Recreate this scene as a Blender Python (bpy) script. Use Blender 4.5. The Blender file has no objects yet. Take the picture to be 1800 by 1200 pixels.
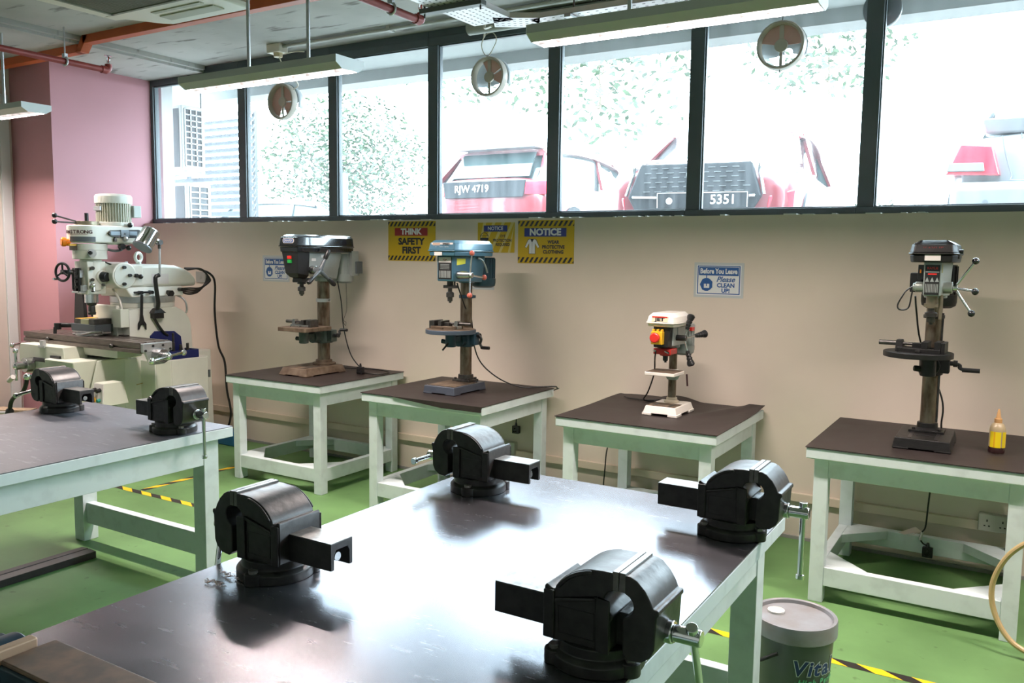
import bpy, bmesh, math, random
from mathutils import Vector, Matrix
random.seed(7)
PI = math.pi
SC = bpy.context.scene
COL = SC.collection

# ------------------------------------------------------------------ camera
F_PX, PITCH, ROLL, YAW = 1481.29, math.radians(5.7881), math.radians(0.7545), math.radians(31.1801)
r0 = Vector((math.cos(YAW), math.sin(YAW), 0))
f0 = Vector((-math.sin(YAW) * math.cos(PITCH), math.cos(YAW) * math.cos(PITCH), -math.sin(PITCH)))
u0 = Vector((-math.sin(YAW) * math.sin(PITCH), math.cos(YAW) * math.sin(PITCH), math.cos(PITCH)))
right = math.cos(ROLL) * r0 + math.sin(ROLL) * u0
up = -math.sin(ROLL) * r0 + math.cos(ROLL) * u0
cd = bpy.data.cameras.new('camera')
cd.sensor_width = 36.0
cd.lens = F_PX / 1800.0 * 36.0
cd.clip_start = 0.05
cam = bpy.data.objects.new('camera', cd)
COL.objects.link(cam)
M = Matrix((right, up, -f0)).transposed().to_4x4()
M.translation = Vector((0, -4.8977, 1.6))
cam.matrix_world = M
SC.camera = cam

# ------------------------------------------------------------------ sky, exposure
SKY = 19.0
w = bpy.data.worlds.new('sky')
SC.world = w
w.use_nodes = True
nt = w.node_tree
bg = nt.nodes['Background']
bg.inputs['Strength'].default_value = SKY
bg.inputs['Color'].default_value = (0.79, 0.95, 1.10, 1)
SC.view_settings.view_transform = 'Standard'
SC.view_settings.look = 'None'
SC.view_settings.gamma = 1.0
SC.view_settings.use_curve_mapping = False
SC.view_settings.exposure = 0.45
try:
    SC.cycles.max_bounces = 10
    SC.cycles.diffuse_bounces = 6
    SC.cycles.transparent_max_bounces = 12
    SC.cycles.sample_clamp_indirect = 6.0
    SC.cycles.caustics_reflective = False
    SC.cycles.caustics_refractive = False
    SC.cycles.use_denoising = True
except Exception:
    pass
pl = bpy.data.lights.new('window_sky_portal', 'AREA')
pl.shape = 'RECTANGLE'
pl.size, pl.size_y = 13.9, 1.25
pl.cycles.is_portal = True
po = bpy.data.objects.new('window_sky_portal', pl)
COL.objects.link(po)
po.location = (0.05, 0.2, 2.49)
po.rotation_euler = (-PI / 2, 0, 0)
LAMP_W = 98.0

# ------------------------------------------------------------------ materials
MATS = {}

def mat(name, col, rough=0.5, metal=0.0, var=0.0, scale=8.0, bump=0.0, col2=None, spec=0.5,
        rvar=0.0, detail=4.0, coat=0.0, stretch=None, lo=0.35, hi=0.65):
    if name in MATS:
        return MATS[name]
    m = bpy.data.materials.new(name)
    m.use_nodes = True
    n, l = m.node_tree.nodes, m.node_tree.links
    b = n['Principled BSDF']
    c = (*col, 1)
    b.inputs['Base Color'].default_value = c
    b.inputs['Roughness'].default_value = rough
    b.inputs['Metallic'].default_value = metal
    b.inputs['Specular IOR Level'].default_value = spec
    b.inputs['Coat Weight'].default_value = coat
    if var or bump or rvar or col2:
        tc = n.new('ShaderNodeTexCoord')
        src = tc.outputs['Object']
        if stretch:
            mp = n.new('ShaderNodeMapping')
            mp.inputs['Scale'].default_value = stretch
            l.new(src, mp.inputs['Vector'])
            src = mp.outputs['Vector']
        nz = n.new('ShaderNodeTexNoise')
        nz.inputs['Scale'].default_value = scale
        nz.inputs['Detail'].default_value = detail
        l.new(src, nz.inputs['Vector'])
        if var or col2:
            rp = n.new('ShaderNodeValToRGB')
            k = col2 or tuple(max(0, x * (1 - var)) for x in col)
            rp.color_ramp.elements[0].position = lo
            rp.color_ramp.elements[1].position = hi
            rp.color_ramp.elements[0].color = (*k, 1)
            rp.color_ramp.elements[1].color = c
            l.new(nz.outputs['Fac'], rp.inputs['Fac'])
            l.new(rp.outputs['Color'], b.inputs['Base Color'])
        if rvar:
            mr = n.new('ShaderNodeMapRange')
            mr.inputs['To Min'].default_value = rough - rvar
            mr.inputs['To Max'].default_value = rough + rvar
            l.new(nz.outputs['Fac'], mr.inputs['Value'])
            l.new(mr.outputs['Result'], b.inputs['Roughness'])
        if bump:
            bp = n.new('ShaderNodeBump')
            bp.inputs['Strength'].default_value = bump
            bp.inputs['Distance'].default_value = 0.01
            l.new(nz.outputs['Fac'], bp.inputs['Height'])
            l.new(bp.outputs['Normal'], b.inputs['Normal'])
    MATS[name] = m
    return m

def emis(name, col, s):
    m = bpy.data.materials.new(name)
    m.use_nodes = True
    b = m.node_tree.nodes['Principled BSDF']
    b.inputs['Base Color'].default_value = (*col, 1)
    b.inputs['Emission Color'].default_value = (*col, 1)
    b.inputs['Emission Strength'].default_value = s
    MATS[name] = m
    return m

white = mat('bench_white_paint', (0.61, 0.685, 0.70), 0.45, var=0.12, scale=14, lo=0.3, hi=0.5)
cream = mat('wall_cream_paint', (0.645, 0.565, 0.475), 0.75, var=0.06, scale=1.7, bump=0.03)
pink = mat('wall_pink_paint', (0.50, 0.25, 0.285), 0.7, var=0.06, scale=1.5)
doorwhite = mat('door_white_paint', (0.62, 0.57, 0.52), 0.5, var=0.05, scale=3)
frame_m = mat('window_frame_metal', (0.066, 0.086, 0.095), 0.42, 0.0)
black = mat('black_plastic', (0.012, 0.012, 0.013), 0.35)
rubber = mat('black_rubber', (0.012, 0.012, 0.012), 0.6)
castblk = mat('black_cast_iron', (0.011, 0.0105, 0.0105), 0.45, 0.2, var=0.35, scale=40, bump=0.10)
viseblk = mat('vise_black_enamel', (0.024, 0.022, 0.022), 0.36, 0.15, col2=(0.042, 0.039, 0.038), scale=26, bump=0.14, rvar=0.1)
visetop = mat('vise_worn_slide_steel', (0.34, 0.33, 0.31), 0.36, 0.75, col2=(0.15, 0.14, 0.13), scale=30, rvar=0.1)
jawm = mat('vise_jaw_steel', (0.22, 0.21, 0.20), 0.36, 0.7, var=0.4, scale=30)
chrome = mat('chrome', (0.75, 0.76, 0.78), 0.10, 1.0)
steel = mat('bright_steel', (0.52, 0.52, 0.52), 0.25, 1.0, var=0.25, scale=20)
dsteel = mat('dark_steel', (0.10, 0.095, 0.09), 0.38, 0.8, var=0.4, scale=22)
rustcol = mat('rusty_column_steel', (0.24, 0.20, 0.15), 0.36, 0.85, col2=(0.055, 0.028, 0.013), scale=7, detail=6, stretch=(3, 3, 1))
rust = mat('rust_brown_cast_iron', (0.17, 0.125, 0.085), 0.6, 0.3, col2=(0.085, 0.055, 0.035), scale=20)
mattop = mat('brown_rubber_mat', (0.031, 0.023, 0.021), 0.5, var=0.3, scale=6, rvar=0.08, spec=0.3)
grey = mat('machine_grey_paint', (0.36, 0.39, 0.38), 0.35, 0.2, var=0.12, scale=9)
dgrey = mat('dark_grey_paint', (0.10, 0.115, 0.125), 0.4, 0.1)
bluep = mat('drill_blue_paint', (0.062, 0.165, 0.24), 0.3, 0.1, var=0.15, scale=9, coat=0.3)
blueb = mat('drill_base_slate_paint', (0.065, 0.078, 0.105), 0.4, 0.1, var=0.2, scale=14)
bluesteel = mat('blue_grey_casting', (0.032, 0.075, 0.11), 0.4, 0.15, var=0.2, scale=14)
greencast = mat('green_grey_casting', (0.10, 0.13, 0.115), 0.45, 0.2, var=0.35, scale=16)
glossblk = mat('gloss_black_cover', (0.010, 0.011, 0.013), 0.16, 0.0, coat=0.6)
millw = mat('mill_cream_white_enamel', (0.74, 0.74, 0.67), 0.28, var=0.07, scale=6, coat=0.2)
millg = mat('mill_pale_green_enamel', (0.66, 0.68, 0.58), 0.35, var=0.07, scale=6)
jetw = mat('drill_white_enamel', (0.78, 0.74, 0.68), 0.3, coat=0.3)
red = mat('red_plastic', (0.62, 0.028, 0.02), 0.35)
redp = mat('red_enamel', (0.48, 0.02, 0.018), 0.35)
salmon = mat('salmon_knob', (0.60, 0.14, 0.10), 0.3)
yellow = mat('yellow_plastic', (0.75, 0.42, 0.02), 0.4)
tapey = mat('tape_yellow', (0.85, 0.52, 0.01), 0.45)
tapek = mat('tape_black', (0.022, 0.017, 0.016), 0.45)
signy = mat('sign_yellow', (0.52, 0.35, 0.022), 0.4, spec=0.3)
signy2 = mat('sign_pale_yellow', (0.60, 0.50, 0.17), 0.4, spec=0.3)
signk = mat('sign_black', (0.012, 0.014, 0.02), 0.45)
signred = mat('sign_red', (0.26, 0.016, 0.016), 0.45)
signblue = mat('sign_blue', (0.022, 0.035, 0.20), 0.45)
signlb = mat('sign_mid_blue', (0.018, 0.085, 0.28), 0.45)
paper = mat('sign_white_paper', (0.66, 0.68, 0.68), 0.5)
lam = mat('laminate_edge', (0.50, 0.53, 0.54), 0.25)
label_w = mat('label_white', (0.66, 0.62, 0.60), 0.5)
green_b = mat('green_button', (0.02, 0.32, 0.06), 0.4)
teal_b = mat('teal_button', (0.02, 0.25, 0.20), 0.4)
orange = mat('orange_knob', (0.85, 0.22, 0.01), 0.35)
trunk_or = mat('orange_trunking', (0.50, 0.10, 0.024), 0.5, var=0.15, scale=4)
pipe_red = mat('red_sprinkler_pipe', (0.27, 0.042, 0.035), 0.45, 0.1, var=0.2, scale=10)
galv = mat('galvanised_steel', (0.55, 0.57, 0.58), 0.35, 0.8, var=0.15, scale=15)
lamp_g = mat('lamp_housing_enamel', (0.44, 0.46, 0.43), 0.45)
lamp_e = mat('lamp_end_cap', (0.62, 0.66, 0.66), 0.45)
mirror = mat('lamp_reflector', (0.82, 0.78, 0.79), 0.28, 1.0)
tube_e = emis('fluorescent_tube', (0.95, 0.93, 1.0), 14.0)
plast_w = mat('cream_plastic', (0.64, 0.60, 0.50), 0.45)
ventp = mat('ventilator_plastic', (0.46, 0.42, 0.36), 0.35, spec=0.4)
rotor = mat('ventilator_rotor_plastic', (0.60, 0.36, 0.31), 0.3)
pail = mat('pail_dark_grey', (0.070, 0.085, 0.080), 0.4)
lid = mat('pail_lid_grey', (0.25, 0.265, 0.29), 0.35, col2=(0.20, 0.185, 0.18), scale=9)
cord_m = mat('black_cable', (0.010, 0.010, 0.010), 0.45)
hose_m = mat('tan_hose', (0.47, 0.34, 0.17), 0.4)
bottle_m = mat('bottle_translucent_plastic', (0.42, 0.33, 0.20), 0.3)
oil = mat('dark_oil', (0.030, 0.012, 0.012), 0.2)
blue_rack = mat('blue_rack_plastic', (0.010, 0.016, 0.11), 0.4)
wood = mat('pale_timber', (0.45, 0.34, 0.23), 0.7, var=0.3, scale=12, stretch=(1, 8, 8))
floorbar = mat('dark_brown_bar', (0.040, 0.033, 0.036), 0.5, var=0.2, scale=12)
conduit_m = mat('wall_trunking_paint', (0.60, 0.51, 0.40), 0.6)
blue_v = mat('blue_vise_paint', (0.018, 0.045, 0.07), 0.4, 0.1, var=0.3, scale=20)
brown_v = mat('worn_brown_slide', (0.33, 0.19, 0.12), 0.5, 0.2, col2=(0.15, 0.10, 0.075), scale=11, detail=6)
car_red = mat('car_red_paint', (0.13, 0.009, 0.014), 0.3, 0.0, coat=0.4)
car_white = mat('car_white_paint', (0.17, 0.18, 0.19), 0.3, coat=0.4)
car_glass = mat('car_dark_glass', (0.02, 0.03, 0.03), 0.06)
car_black = mat('car_black_trim', (0.008, 0.010, 0.012), 0.6, spec=0.2)
tyre = mat('tyre_rubber', (0.018, 0.018, 0.018), 0.7)
leaf_g = mat('tree_leaves', (0.032, 0.056, 0.024), 0.5, var=0.5, scale=3)
bark = mat('tree_bark', (0.10, 0.075, 0.05), 0.8, var=0.4, scale=14)
acw = mat('condenser_white', (0.50, 0.51, 0.50), 0.45)
slat_m = mat('fence_slat_grey', (0.028, 0.034, 0.040), 0.5)
ground_m = mat('outside_concrete', (0.30, 0.295, 0.28), 0.9, var=0.12, scale=2)
soffit_m = mat('outside_soffit_concrete', (0.34, 0.36, 0.355), 0.85, var=0.15, scale=2)
swarf_m = mat('metal_swarf', (0.80, 0.70, 0.66), 0.2, 1.0)
copper = mat('brass_fitting', (0.50, 0.36, 0.20), 0.35, 0.8)
acgrille = mat('ceiling_unit_grille', (0.17, 0.185, 0.135), 0.6)

# concrete ceiling: pale grey with blotches, fine board lines and dark pits
def concrete():
    m = bpy.data.materials.new('ceiling_concrete')
    m.use_nodes = True
    n, l = m.node_tree.nodes, m.node_tree.links
    b = n['Principled BSDF']
    b.inputs['Roughness'].default_value = 0.85
    tc = n.new('ShaderNodeTexCoord')
    n1 = n.new('ShaderNodeTexNoise'); n1.inputs['Scale'].default_value = 1.3; n1.inputs['Detail'].default_value = 7
    mp = n.new('ShaderNodeMapping'); mp.inputs['Scale'].default_value = (1.0, 4.5, 1.0)
    mp.inputs['Rotation'].default_value = (0, 0, 0.5)
    n2 = n.new('ShaderNodeTexNoise'); n2.inputs['Scale'].default_value = 3.4; n2.inputs['Detail'].default_value = 6
    l.new(tc.outputs['Object'], n1.inputs['Vector'])
    l.new(tc.outputs['Object'], mp.inputs['Vector'])
    l.new(mp.outputs['Vector'], n2.inputs['Vector'])
    r1 = n.new('ShaderNodeValToRGB')
    r1.color_ramp.elements[0].position = 0.3; r1.color_ramp.elements[0].color = (0.33, 0.33, 0.31, 1)
    r1.color_ramp.elements[1].position = 0.7; r1.color_ramp.elements[1].color = (0.50, 0.50, 0.48, 1)
    r2 = n.new('ShaderNodeValToRGB')
    r2.color_ramp.elements[0].position = 0.30; r2.color_ramp.elements[0].color = (0.30, 0.28, 0.26, 1)
    r2.color_ramp.elements[1].position = 0.40; r2.color_ramp.elements[1].color = (1, 1, 1, 1)
    mx = n.new('ShaderNodeMix'); mx.data_type = 'RGBA'; mx.blend_type = 'MULTIPLY'
    mx.inputs['Factor'].default_value = 0.8
    l.new(n1.outputs['Fac'], r1.inputs['Fac']); l.new(n2.outputs['Fac'], r2.inputs['Fac'])
    l.new(r1.outputs['Color'], mx.inputs['A']); l.new(r2.outputs['Color'], mx.inputs['B'])
    l.new(mx.outputs['Result'], b.inputs['Base Color'])
    return m
conc = concrete()

# green floor coating
def floor_mat():
    m = bpy.data.materials.new('floor_green_coating')
    m.use_nodes = True
    n, l = m.node_tree.nodes, m.node_tree.links
    b = n['Principled BSDF']
    tc = n.new('ShaderNodeTexCoord')
    n1 = n.new('ShaderNodeTexNoise'); n1.inputs['Scale'].default_value = 2.2; n1.inputs['Detail'].default_value = 6
    n2 = n.new('ShaderNodeTexNoise'); n2.inputs['Scale'].default_value = 17; n2.inputs['Detail'].default_value = 3
    for x in (n1, n2):
        l.new(tc.outputs['Object'], x.inputs['Vector'])
    r1 = n.new('ShaderNodeValToRGB')
    r1.color_ramp.elements[0].position = 0.35; r1.color_ramp.elements[0].color = (0.100, 0.200, 0.070, 1)
    r1.color_ramp.elements[1].position = 0.62; r1.color_ramp.elements[1].color = (0.138, 0.272, 0.097, 1)
    r2 = n.new('ShaderNodeValToRGB')
    r2.color_ramp.elements[0].position = 0.27; r2.color_ramp.elements[0].color = (0.42, 0.40, 0.34, 1)
    r2.color_ramp.elements[1].position = 0.34; r2.color_ramp.elements[1].color = (1, 1, 1, 1)
    mx = n.new('ShaderNodeMix'); mx.data_type = 'RGBA'; mx.blend_type = 'MULTIPLY'
    mx.inputs['Factor'].default_value = 0.6
    l.new(n1.outputs['Fac'], r1.inputs['Fac']); l.new(n2.outputs['Fac'], r2.inputs['Fac'])
    l.new(r1.outputs['Color'], mx.inputs['A']); l.new(r2.outputs['Color'], mx.inputs['B'])
    l.new(mx.outputs['Result'], b.inputs['Base Color'])
    b.inputs['Roughness'].default_value = 0.5
    b.inputs['Specular IOR Level'].default_value = 0.35
    return m

# dark bench sheet with rubbed patches and scuffs
def sheet_mat(name, base, scuff, rough, amt, metal=0.0):
    m = bpy.data.materials.new(name)
    m.use_nodes = True
    n, l = m.node_tree.nodes, m.node_tree.links
    b = n['Principled BSDF']
    tc = n.new('ShaderNodeTexCoord')
    n1 = n.new('ShaderNodeTexNoise'); n1.inputs['Scale'].default_value = 2.6; n1.inputs['Detail'].default_value = 6
    n1.inputs['Distortion'].default_value = 0.6
    mp = n.new('ShaderNodeMapping'); mp.inputs['Scale'].default_value = (2.0, 9.0, 1.0)
    mp.inputs['Rotation'].default_value = (0, 0, -0.5)
    n2 = n.new('ShaderNodeTexNoise'); n2.inputs['Scale'].default_value = 4.0; n2.inputs['Detail'].default_value = 8
    n2.inputs['Roughness'].default_value = 0.65
    l.new(tc.outputs['Object'], n1.inputs['Vector'])
    l.new(tc.outputs['Object'], mp.inputs['Vector']); l.new(mp.outputs['Vector'], n2.inputs['Vector'])
    r1 = n.new('ShaderNodeValToRGB')
    r1.color_ramp.elements[0].position = 0.35; r1.color_ramp.elements[0].color = (*base, 1)
    r1.color_ramp.elements[1].position = 0.75; r1.color_ramp.elements[1].color = (*[x * 1.7 for x in base], 1)
    r2 = n.new('ShaderNodeValToRGB')
    r2.color_ramp.elements[0].position = 0.56; r2.color_ramp.elements[0].color = (0, 0, 0, 1)
    r2.color_ramp.elements[1].position = 0.74; r2.color_ramp.elements[1].color = (amt, amt, amt, 1)
    mx = n.new('ShaderNodeMix'); mx.data_type = 'RGBA'
    mx.inputs['B'].default_value = (*scuff, 1)
    l.new(n1.outputs['Fac'], r1.inputs['Fac']); l.new(n2.outputs['Fac'], r2.inputs['Fac'])
    l.new(r2.outputs['Color'], mx.inputs['Factor']); l.new(r1.outputs['Color'], mx.inputs['A'])
    l.new(mx.outputs['Result'], b.inputs['Base Color'])
    mr = n.new('ShaderNodeMapRange')
    mr.inputs['To Min'].default_value = rough - 0.035; mr.inputs['To Max'].default_value = rough + 0.035
    l.new(n2.outputs['Fac'], mr.inputs['Value']); l.new(mr.outputs['Result'], b.inputs['Roughness'])
    b.inputs['Specular IOR Level'].default_value = 0.8
    b.inputs['IOR'].default_value = 1.7
    b.inputs['Metallic'].default_value = metal
    # short dull scratches and smears that break the shine
    mp3 = n.new('ShaderNodeMapping'); mp3.inputs['Scale'].default_value = (3.0, 14.0, 1.0)
    mp3.inputs['Rotation'].default_value = (0, 0, 0.35)
    n3 = n.new('ShaderNodeTexNoise'); n3.inputs['Scale'].default_value = 5.0; n3.inputs['Detail'].default_value = 9
    n3.inputs['Roughness'].default_value = 0.7
    l.new(tc.outputs['Object'], mp3.inputs['Vector']); l.new(mp3.outputs['Vector'], n3.inputs['Vector'])
    r3 = n.new('ShaderNodeMapRange')
    r3.inputs['From Min'].default_value = 0.69; r3.inputs['From Max'].default_value = 0.73
    r3.inputs['To Min'].default_value = 0.8; r3.inputs['To Max'].default_value = 0.12
    l.new(n3.outputs['Fac'], r3.inputs['Value']); l.new(r3.outputs['Result'], b.inputs['Specular IOR Level'])
    return m
sheetA = sheet_mat('bench_dark_sheet', (0.165, 0.163, 0.182), (0.30, 0.30, 0.31), 0.265, 0.35, 0.80)
sheetB = sheet_mat('bench_scuffed_sheet', (0.080, 0.086, 0.105), (0.30, 0.31, 0.34), 0.40, 0.85, 0.3)

# dusty window glass: clear pane with a thin veil of dirt
def glass():
    m = bpy.data.materials.new('dusty_window_glass')
    m.use_nodes = True
    n, l = m.node_tree.nodes, m.node_tree.links
    n.remove(n['Principled BSDF'])
    out = n['Material Output']
    tr = n.new('ShaderNodeBsdfTransparent'); tr.inputs['Color'].default_value = (0.95, 0.98, 0.97, 1)
    tl = n.new('ShaderNodeBsdfTranslucent'); tl.inputs['Color'].default_value = (0.9, 0.95, 0.97, 1)
    gl = n.new('ShaderNodeBsdfGlossy'); gl.inputs['Roughness'].default_value = 0.03
    tc = n.new('ShaderNodeTexCoord')
    mp = n.new('ShaderNodeMapping'); mp.inputs['Scale'].default_value = (9, 1, 1.2)
    nz = n.new('ShaderNodeTexNoise'); nz.inputs['Scale'].default_value = 2; nz.inputs['Detail'].default_value = 6
    l.new(tc.outputs['Object'], mp.inputs['Vector']); l.new(mp.outputs['Vector'], nz.inputs['Vector'])
    mr = n.new('ShaderNodeMapRange')
    mr.inputs['From Min'].default_value = 0.3; mr.inputs['From Max'].default_value = 0.75
    mr.inputs['To Min'].default_value = 0.010; mr.inputs['To Max'].default_value = 0.032
    l.new(nz.outputs['Fac'], mr.inputs['Value'])
    m1 = n.new('ShaderNodeMixShader'); m2 = n.new('ShaderNodeMixShader')
    m2.inputs['Fac'].default_value = 0.03
    l.new(mr.outputs['Result'], m1.inputs['Fac'])
    l.new(tr.outputs['BSDF'], m1.inputs[1]); l.new(tl.outputs['BSDF'], m1.inputs[2])
    l.new(m1.outputs['Shader'], m2.inputs[1]); l.new(gl.outputs['BSDF'], m2.inputs[2])
    l.new(m2.outputs['Shader'], out.inputs['Surface'])
    return m
glass_m = glass()

# ------------------------------------------------------------------ mesh helpers
def smooth_path(pts, n=6):
    pts = [Vector(p) for p in pts]
    if len(pts) < 3:
        return pts
    out = []
    P = [pts[0] * 2 - pts[1]] + pts + [pts[-1] * 2 - pts[-2]]
    for i in range(1, len(P) - 2):
        a, b, c, d = P[i - 1], P[i], P[i + 1], P[i + 2]
        for k in range(n):
            t = k / n
            out.append(0.5 * ((2 * b) + (c - a) * t + (2 * a - 5 * b + 4 * c - d) * t * t + (3 * b - a - 3 * c + d) * t ** 3))
    out.append(pts[-1])
    return out

_TEXT = {}
def text_data(s, bold, shear):
    key = (s, bold, shear)
    if key not in _TEXT:
        c = bpy.data.curves.new('txt', 'FONT')
        c.body = s; c.size = 1.0; c.align_x = 'CENTER'; c.align_y = 'CENTER'
        c.offset = bold; c.shear = shear; c.extrude = 0.004; c.resolution_u = 3
        o = bpy.data.objects.new('txt', c)
        COL.objects.link(o)
        dg = bpy.context.evaluated_depsgraph_get()
        me = bpy.data.meshes.new_from_object(o.evaluated_get(dg))
        bpy.data.objects.remove(o); bpy.data.curves.remove(c)
        _TEXT[key] = me
    return _TEXT[key]

class MB:
    def __init__(s):
        s.bm = bmesh.new(); s.mi = 0; s.xf = None
    def _v(s, p):
        p = Vector(p)
        if s.xf: p = s.xf @ p
        return s.bm.verts.new(p)
    def _f(s, vs):
        try:
            f = s.bm.faces.new(vs); f.material_index = s.mi; return f
        except ValueError:
            return None
    def m(s, i):
        s.mi = i; return s
    def hexa(s, a, b):
        """solid between two quads a (bottom) and b (top), both counter-clockwise from above"""
        A = [s._v(p) for p in a]; B = [s._v(p) for p in b]
        n = len(A)
        s._f(A[::-1]); s._f(B)
        for i in range(n):
            s._f([A[i], A[(i + 1) % n], B[(i + 1) % n], B[i]])
        return s
    def box(s, x0, x1, y0, y1, z0, z1):
        return s.hexa([(x0, y0, z0), (x1, y0, z0), (x1, y1, z0), (x0, y1, z0)],
                      [(x0, y0, z1), (x1, y0, z1), (x1, y1, z1), (x0, y1, z1)])
    def taper(s, x0, x1, y0, y1, z0, z1, dx, dy):
        return s.hexa([(x0, y0, z0), (x1, y0, z0), (x1, y1, z0), (x0, y1, z0)],
                      [(x0 + dx, y0 + dy, z1), (x1 - dx, y0 + dy, z1), (x1 - dx, y1 - dy, z1), (x0 + dx, y1 - dy, z1)])
    def prism(s, prof, ax, a0, a1):
        """profile polygon extruded along axis ax; profile coords are the other two axes in xyz order"""
        def P(u, v, a):
            return {'x': (a, u, v), 'y': (u, a, v), 'z': (u, v, a)}[ax]
        A = [s._v(P(u, v, a0)) for u, v in prof]; B = [s._v(P(u, v, a1)) for u, v in prof]
        n = len(A)
        s._f(A[::-1]); s._f(B)
        for i in range(n):
            s._f([A[i], A[(i + 1) % n], B[(i + 1) % n], B[i]])
        return s
    def ring(s, c, ax, r, n, rot=0.0, sx=1.0, sy=1.0):
        ax = Vector(ax).normalized()
        t = Vector((0, 0, 1)) if abs(ax.z) < 0.9 else Vector((1, 0, 0))
        e1 = t.cross(ax).normalized(); e2 = ax.cross(e1)
        return [s._v(Vector(c) + r * (math.cos(rot + 2 * PI * i / n) * e1 * sx + math.sin(rot + 2 * PI * i / n) * e2 * sy)) for i in range(n)]
    def cyl(s, p0, p1, ra, rb=None, n=20, caps=True, rot=0.0):
        p0, p1 = Vector(p0), Vector(p1); rb = ra if rb is None else rb
        A = s.ring(p0, p1 - p0, ra, n, rot); B = s.ring(p1, p1 - p0, rb, n, rot)
        for i in range(n):
            s._f([A[i], A[(i + 1) % n], B[(i + 1) % n], B[i]])
        if caps:
            s._f(A[::-1]); s._f(B)
        return s
    def lathe(s, c, ax, prof, n=24, caps=True):
        """prof: list of (radius, distance along ax)"""
        ax = Vector(ax).normalized(); c = Vector(c)
        R = [s.ring(c + ax * d, ax, max(r, 0.0004), n) for r, d in prof]
        for A, B in zip(R, R[1:]):
            for i in range(n):
                s._f([A[i], A[(i + 1) % n], B[(i + 1) % n], B[i]])
        if caps:
            s._f(R[0][::-1]); s._f(R[-1])
        return s
    def tube(s, pts, r, n=8, smooth=5, closed=False):
        P = smooth_path(pts, smooth) if smooth else [Vector(p) for p in pts]
        R = []
        prev = None
        for i, p in enumerate(P):
            d = (P[min(i + 1, len(P) - 1)] - P[max(i - 1, 0)])
            if d.length < 1e-9: continue
            d.normalize()
            if prev is None:
                t = Vector((0, 0, 1)) if abs(d.z) < 0.9 else Vector((1, 0, 0))
                e1 = t.cross(d).normalized()
            else:
                e1 = (prev - d * prev.dot(d)).normalized()
            prev = e1
            e2 = d.cross(e1)
            R.append([s._v(p + r * (math.cos(2 * PI * k / n) * e1 + math.sin(2 * PI * k / n) * e2)) for k in range(n)])
        for A, B in zip(R, R[1:]):
            for i in range(n):
                s._f([A[i], A[(i + 1) % n], B[(i + 1) % n], B[i]])
        s._f(R[0][::-1]); s._f(R[-1])
        return s
    def ball(s, c, r, n=14, sz=1.0):
        k = 8
        return s.lathe(Vector(c) - Vector((0, 0, r * sz)), (0, 0, 1),
                       [(r * math.sin(PI * i / k), r * sz * (1 - math.cos(PI * i / k))) for i in range(k + 1)], n)
    def torus(s, c, ax, R, r, n=28, k=8):
        ax = Vector(ax).normalized()
        t = Vector((0, 0, 1)) if abs(ax.z) < 0.9 else Vector((1, 0, 0))
        e1 = t.cross(ax).normalized(); e2 = ax.cross(e1)
        rings = []
        for i in range(n):
            a = 2 * PI * i / n
            d = math.cos(a) * e1 + math.sin(a) * e2
            rings.append([s._v(Vector(c) + d * (R + r * math.cos(2 * PI * j / k)) + ax * r * math.sin(2 * PI * j / k)) for j in range(k)])
        for i in range(n):
            A, B = rings[i], rings[(i + 1) % n]
            for j in range(k):
                s._f([A[j], A[(j + 1) % k], B[(j + 1) % k], B[j]])
        return s
    def poly(s, pts):
        s._f([s._v(p) for p in pts]); return s
    def text(s, body, size, at, ex, ey, bold=0.0, shear=0.0, sx=1.0):
        """flat lettering centred at `at`, along ex, upright along ey"""
        me = text_data(body, bold, shear)
        ex, ey = Vector(ex).normalized(), Vector(ey).normalized()
        ez = ex.cross(ey)
        vs = []
        for v in me.vertices:
            vs.append(s._v(Vector(at) + ex * v.co.x * size * sx + ey * v.co.y * size + ez * v.co.z * size * 0.5))
        for p in me.polygons:
            s._f([vs[i] for i in p.vertices])
        return s
    def build(s, name, mats, parent=None, world=True, bevel=0.0, angle=35, loc=None, segs=2, subsurf=0):
        bmesh.ops.remove_doubles(s.bm, verts=s.bm.verts, dist=1e-6)
        bmesh.ops.recalc_face_normals(s.bm, faces=s.bm.faces)
        off = Vector((0, 0, 0))
        if parent is not None and world:
            p = parent
            while p is not None:
                off += p.location; p = p.parent
        elif loc is not None:
            off = Vector(loc)
        if off.length:
            bmesh.ops.translate(s.bm, verts=s.bm.verts, vec=-off)
        me = bpy.data.meshes.new(name)
        s.bm.to_mesh(me); s.bm.free()
        for x in (mats if isinstance(mats, (list, tuple)) else [mats]):
            me.materials.append(x)
        me.shade_smooth()
        me.set_sharp_from_angle(angle=math.radians(angle))
        o = bpy.data.objects.new(name, me)
        COL.objects.link(o)
        if parent is not None:
            o.parent = parent
        elif loc is not None:
            o.location = loc
        if bevel:
            b = o.modifiers.new('bevel', 'BEVEL'); b.width = bevel; b.segments = segs
            b.limit_method = 'ANGLE'; b.angle_limit = math.radians(40); b.harden_normals = True
        if subsurf:
            q = o.modifiers.new('sub', 'SUBSURF'); q.levels = subsurf; q.render_levels = subsurf
        return o

def tag(o, label, cat, group=None):
    o['label'] = label; o['category'] = cat
    if group: o['group'] = group
    return o

def thing(name, label, cat, loc, rz=0.0, group=None):
    o = bpy.data.objects.new(name, None)
    o.empty_display_size = 0.1
    COL.objects.link(o)
    o.location = loc; o.rotation_euler = (0, 0, rz)
    return tag(o, label, cat, group)

def struct(o):
    o['kind'] = 'structure'
    return o

def copy_tree(o, parent=None):
    c = o.copy(); COL.objects.link(c)
    if parent is not None: c.parent = parent
    for ch in list(o.children):
        copy_tree(ch, c)
    return c

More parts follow.
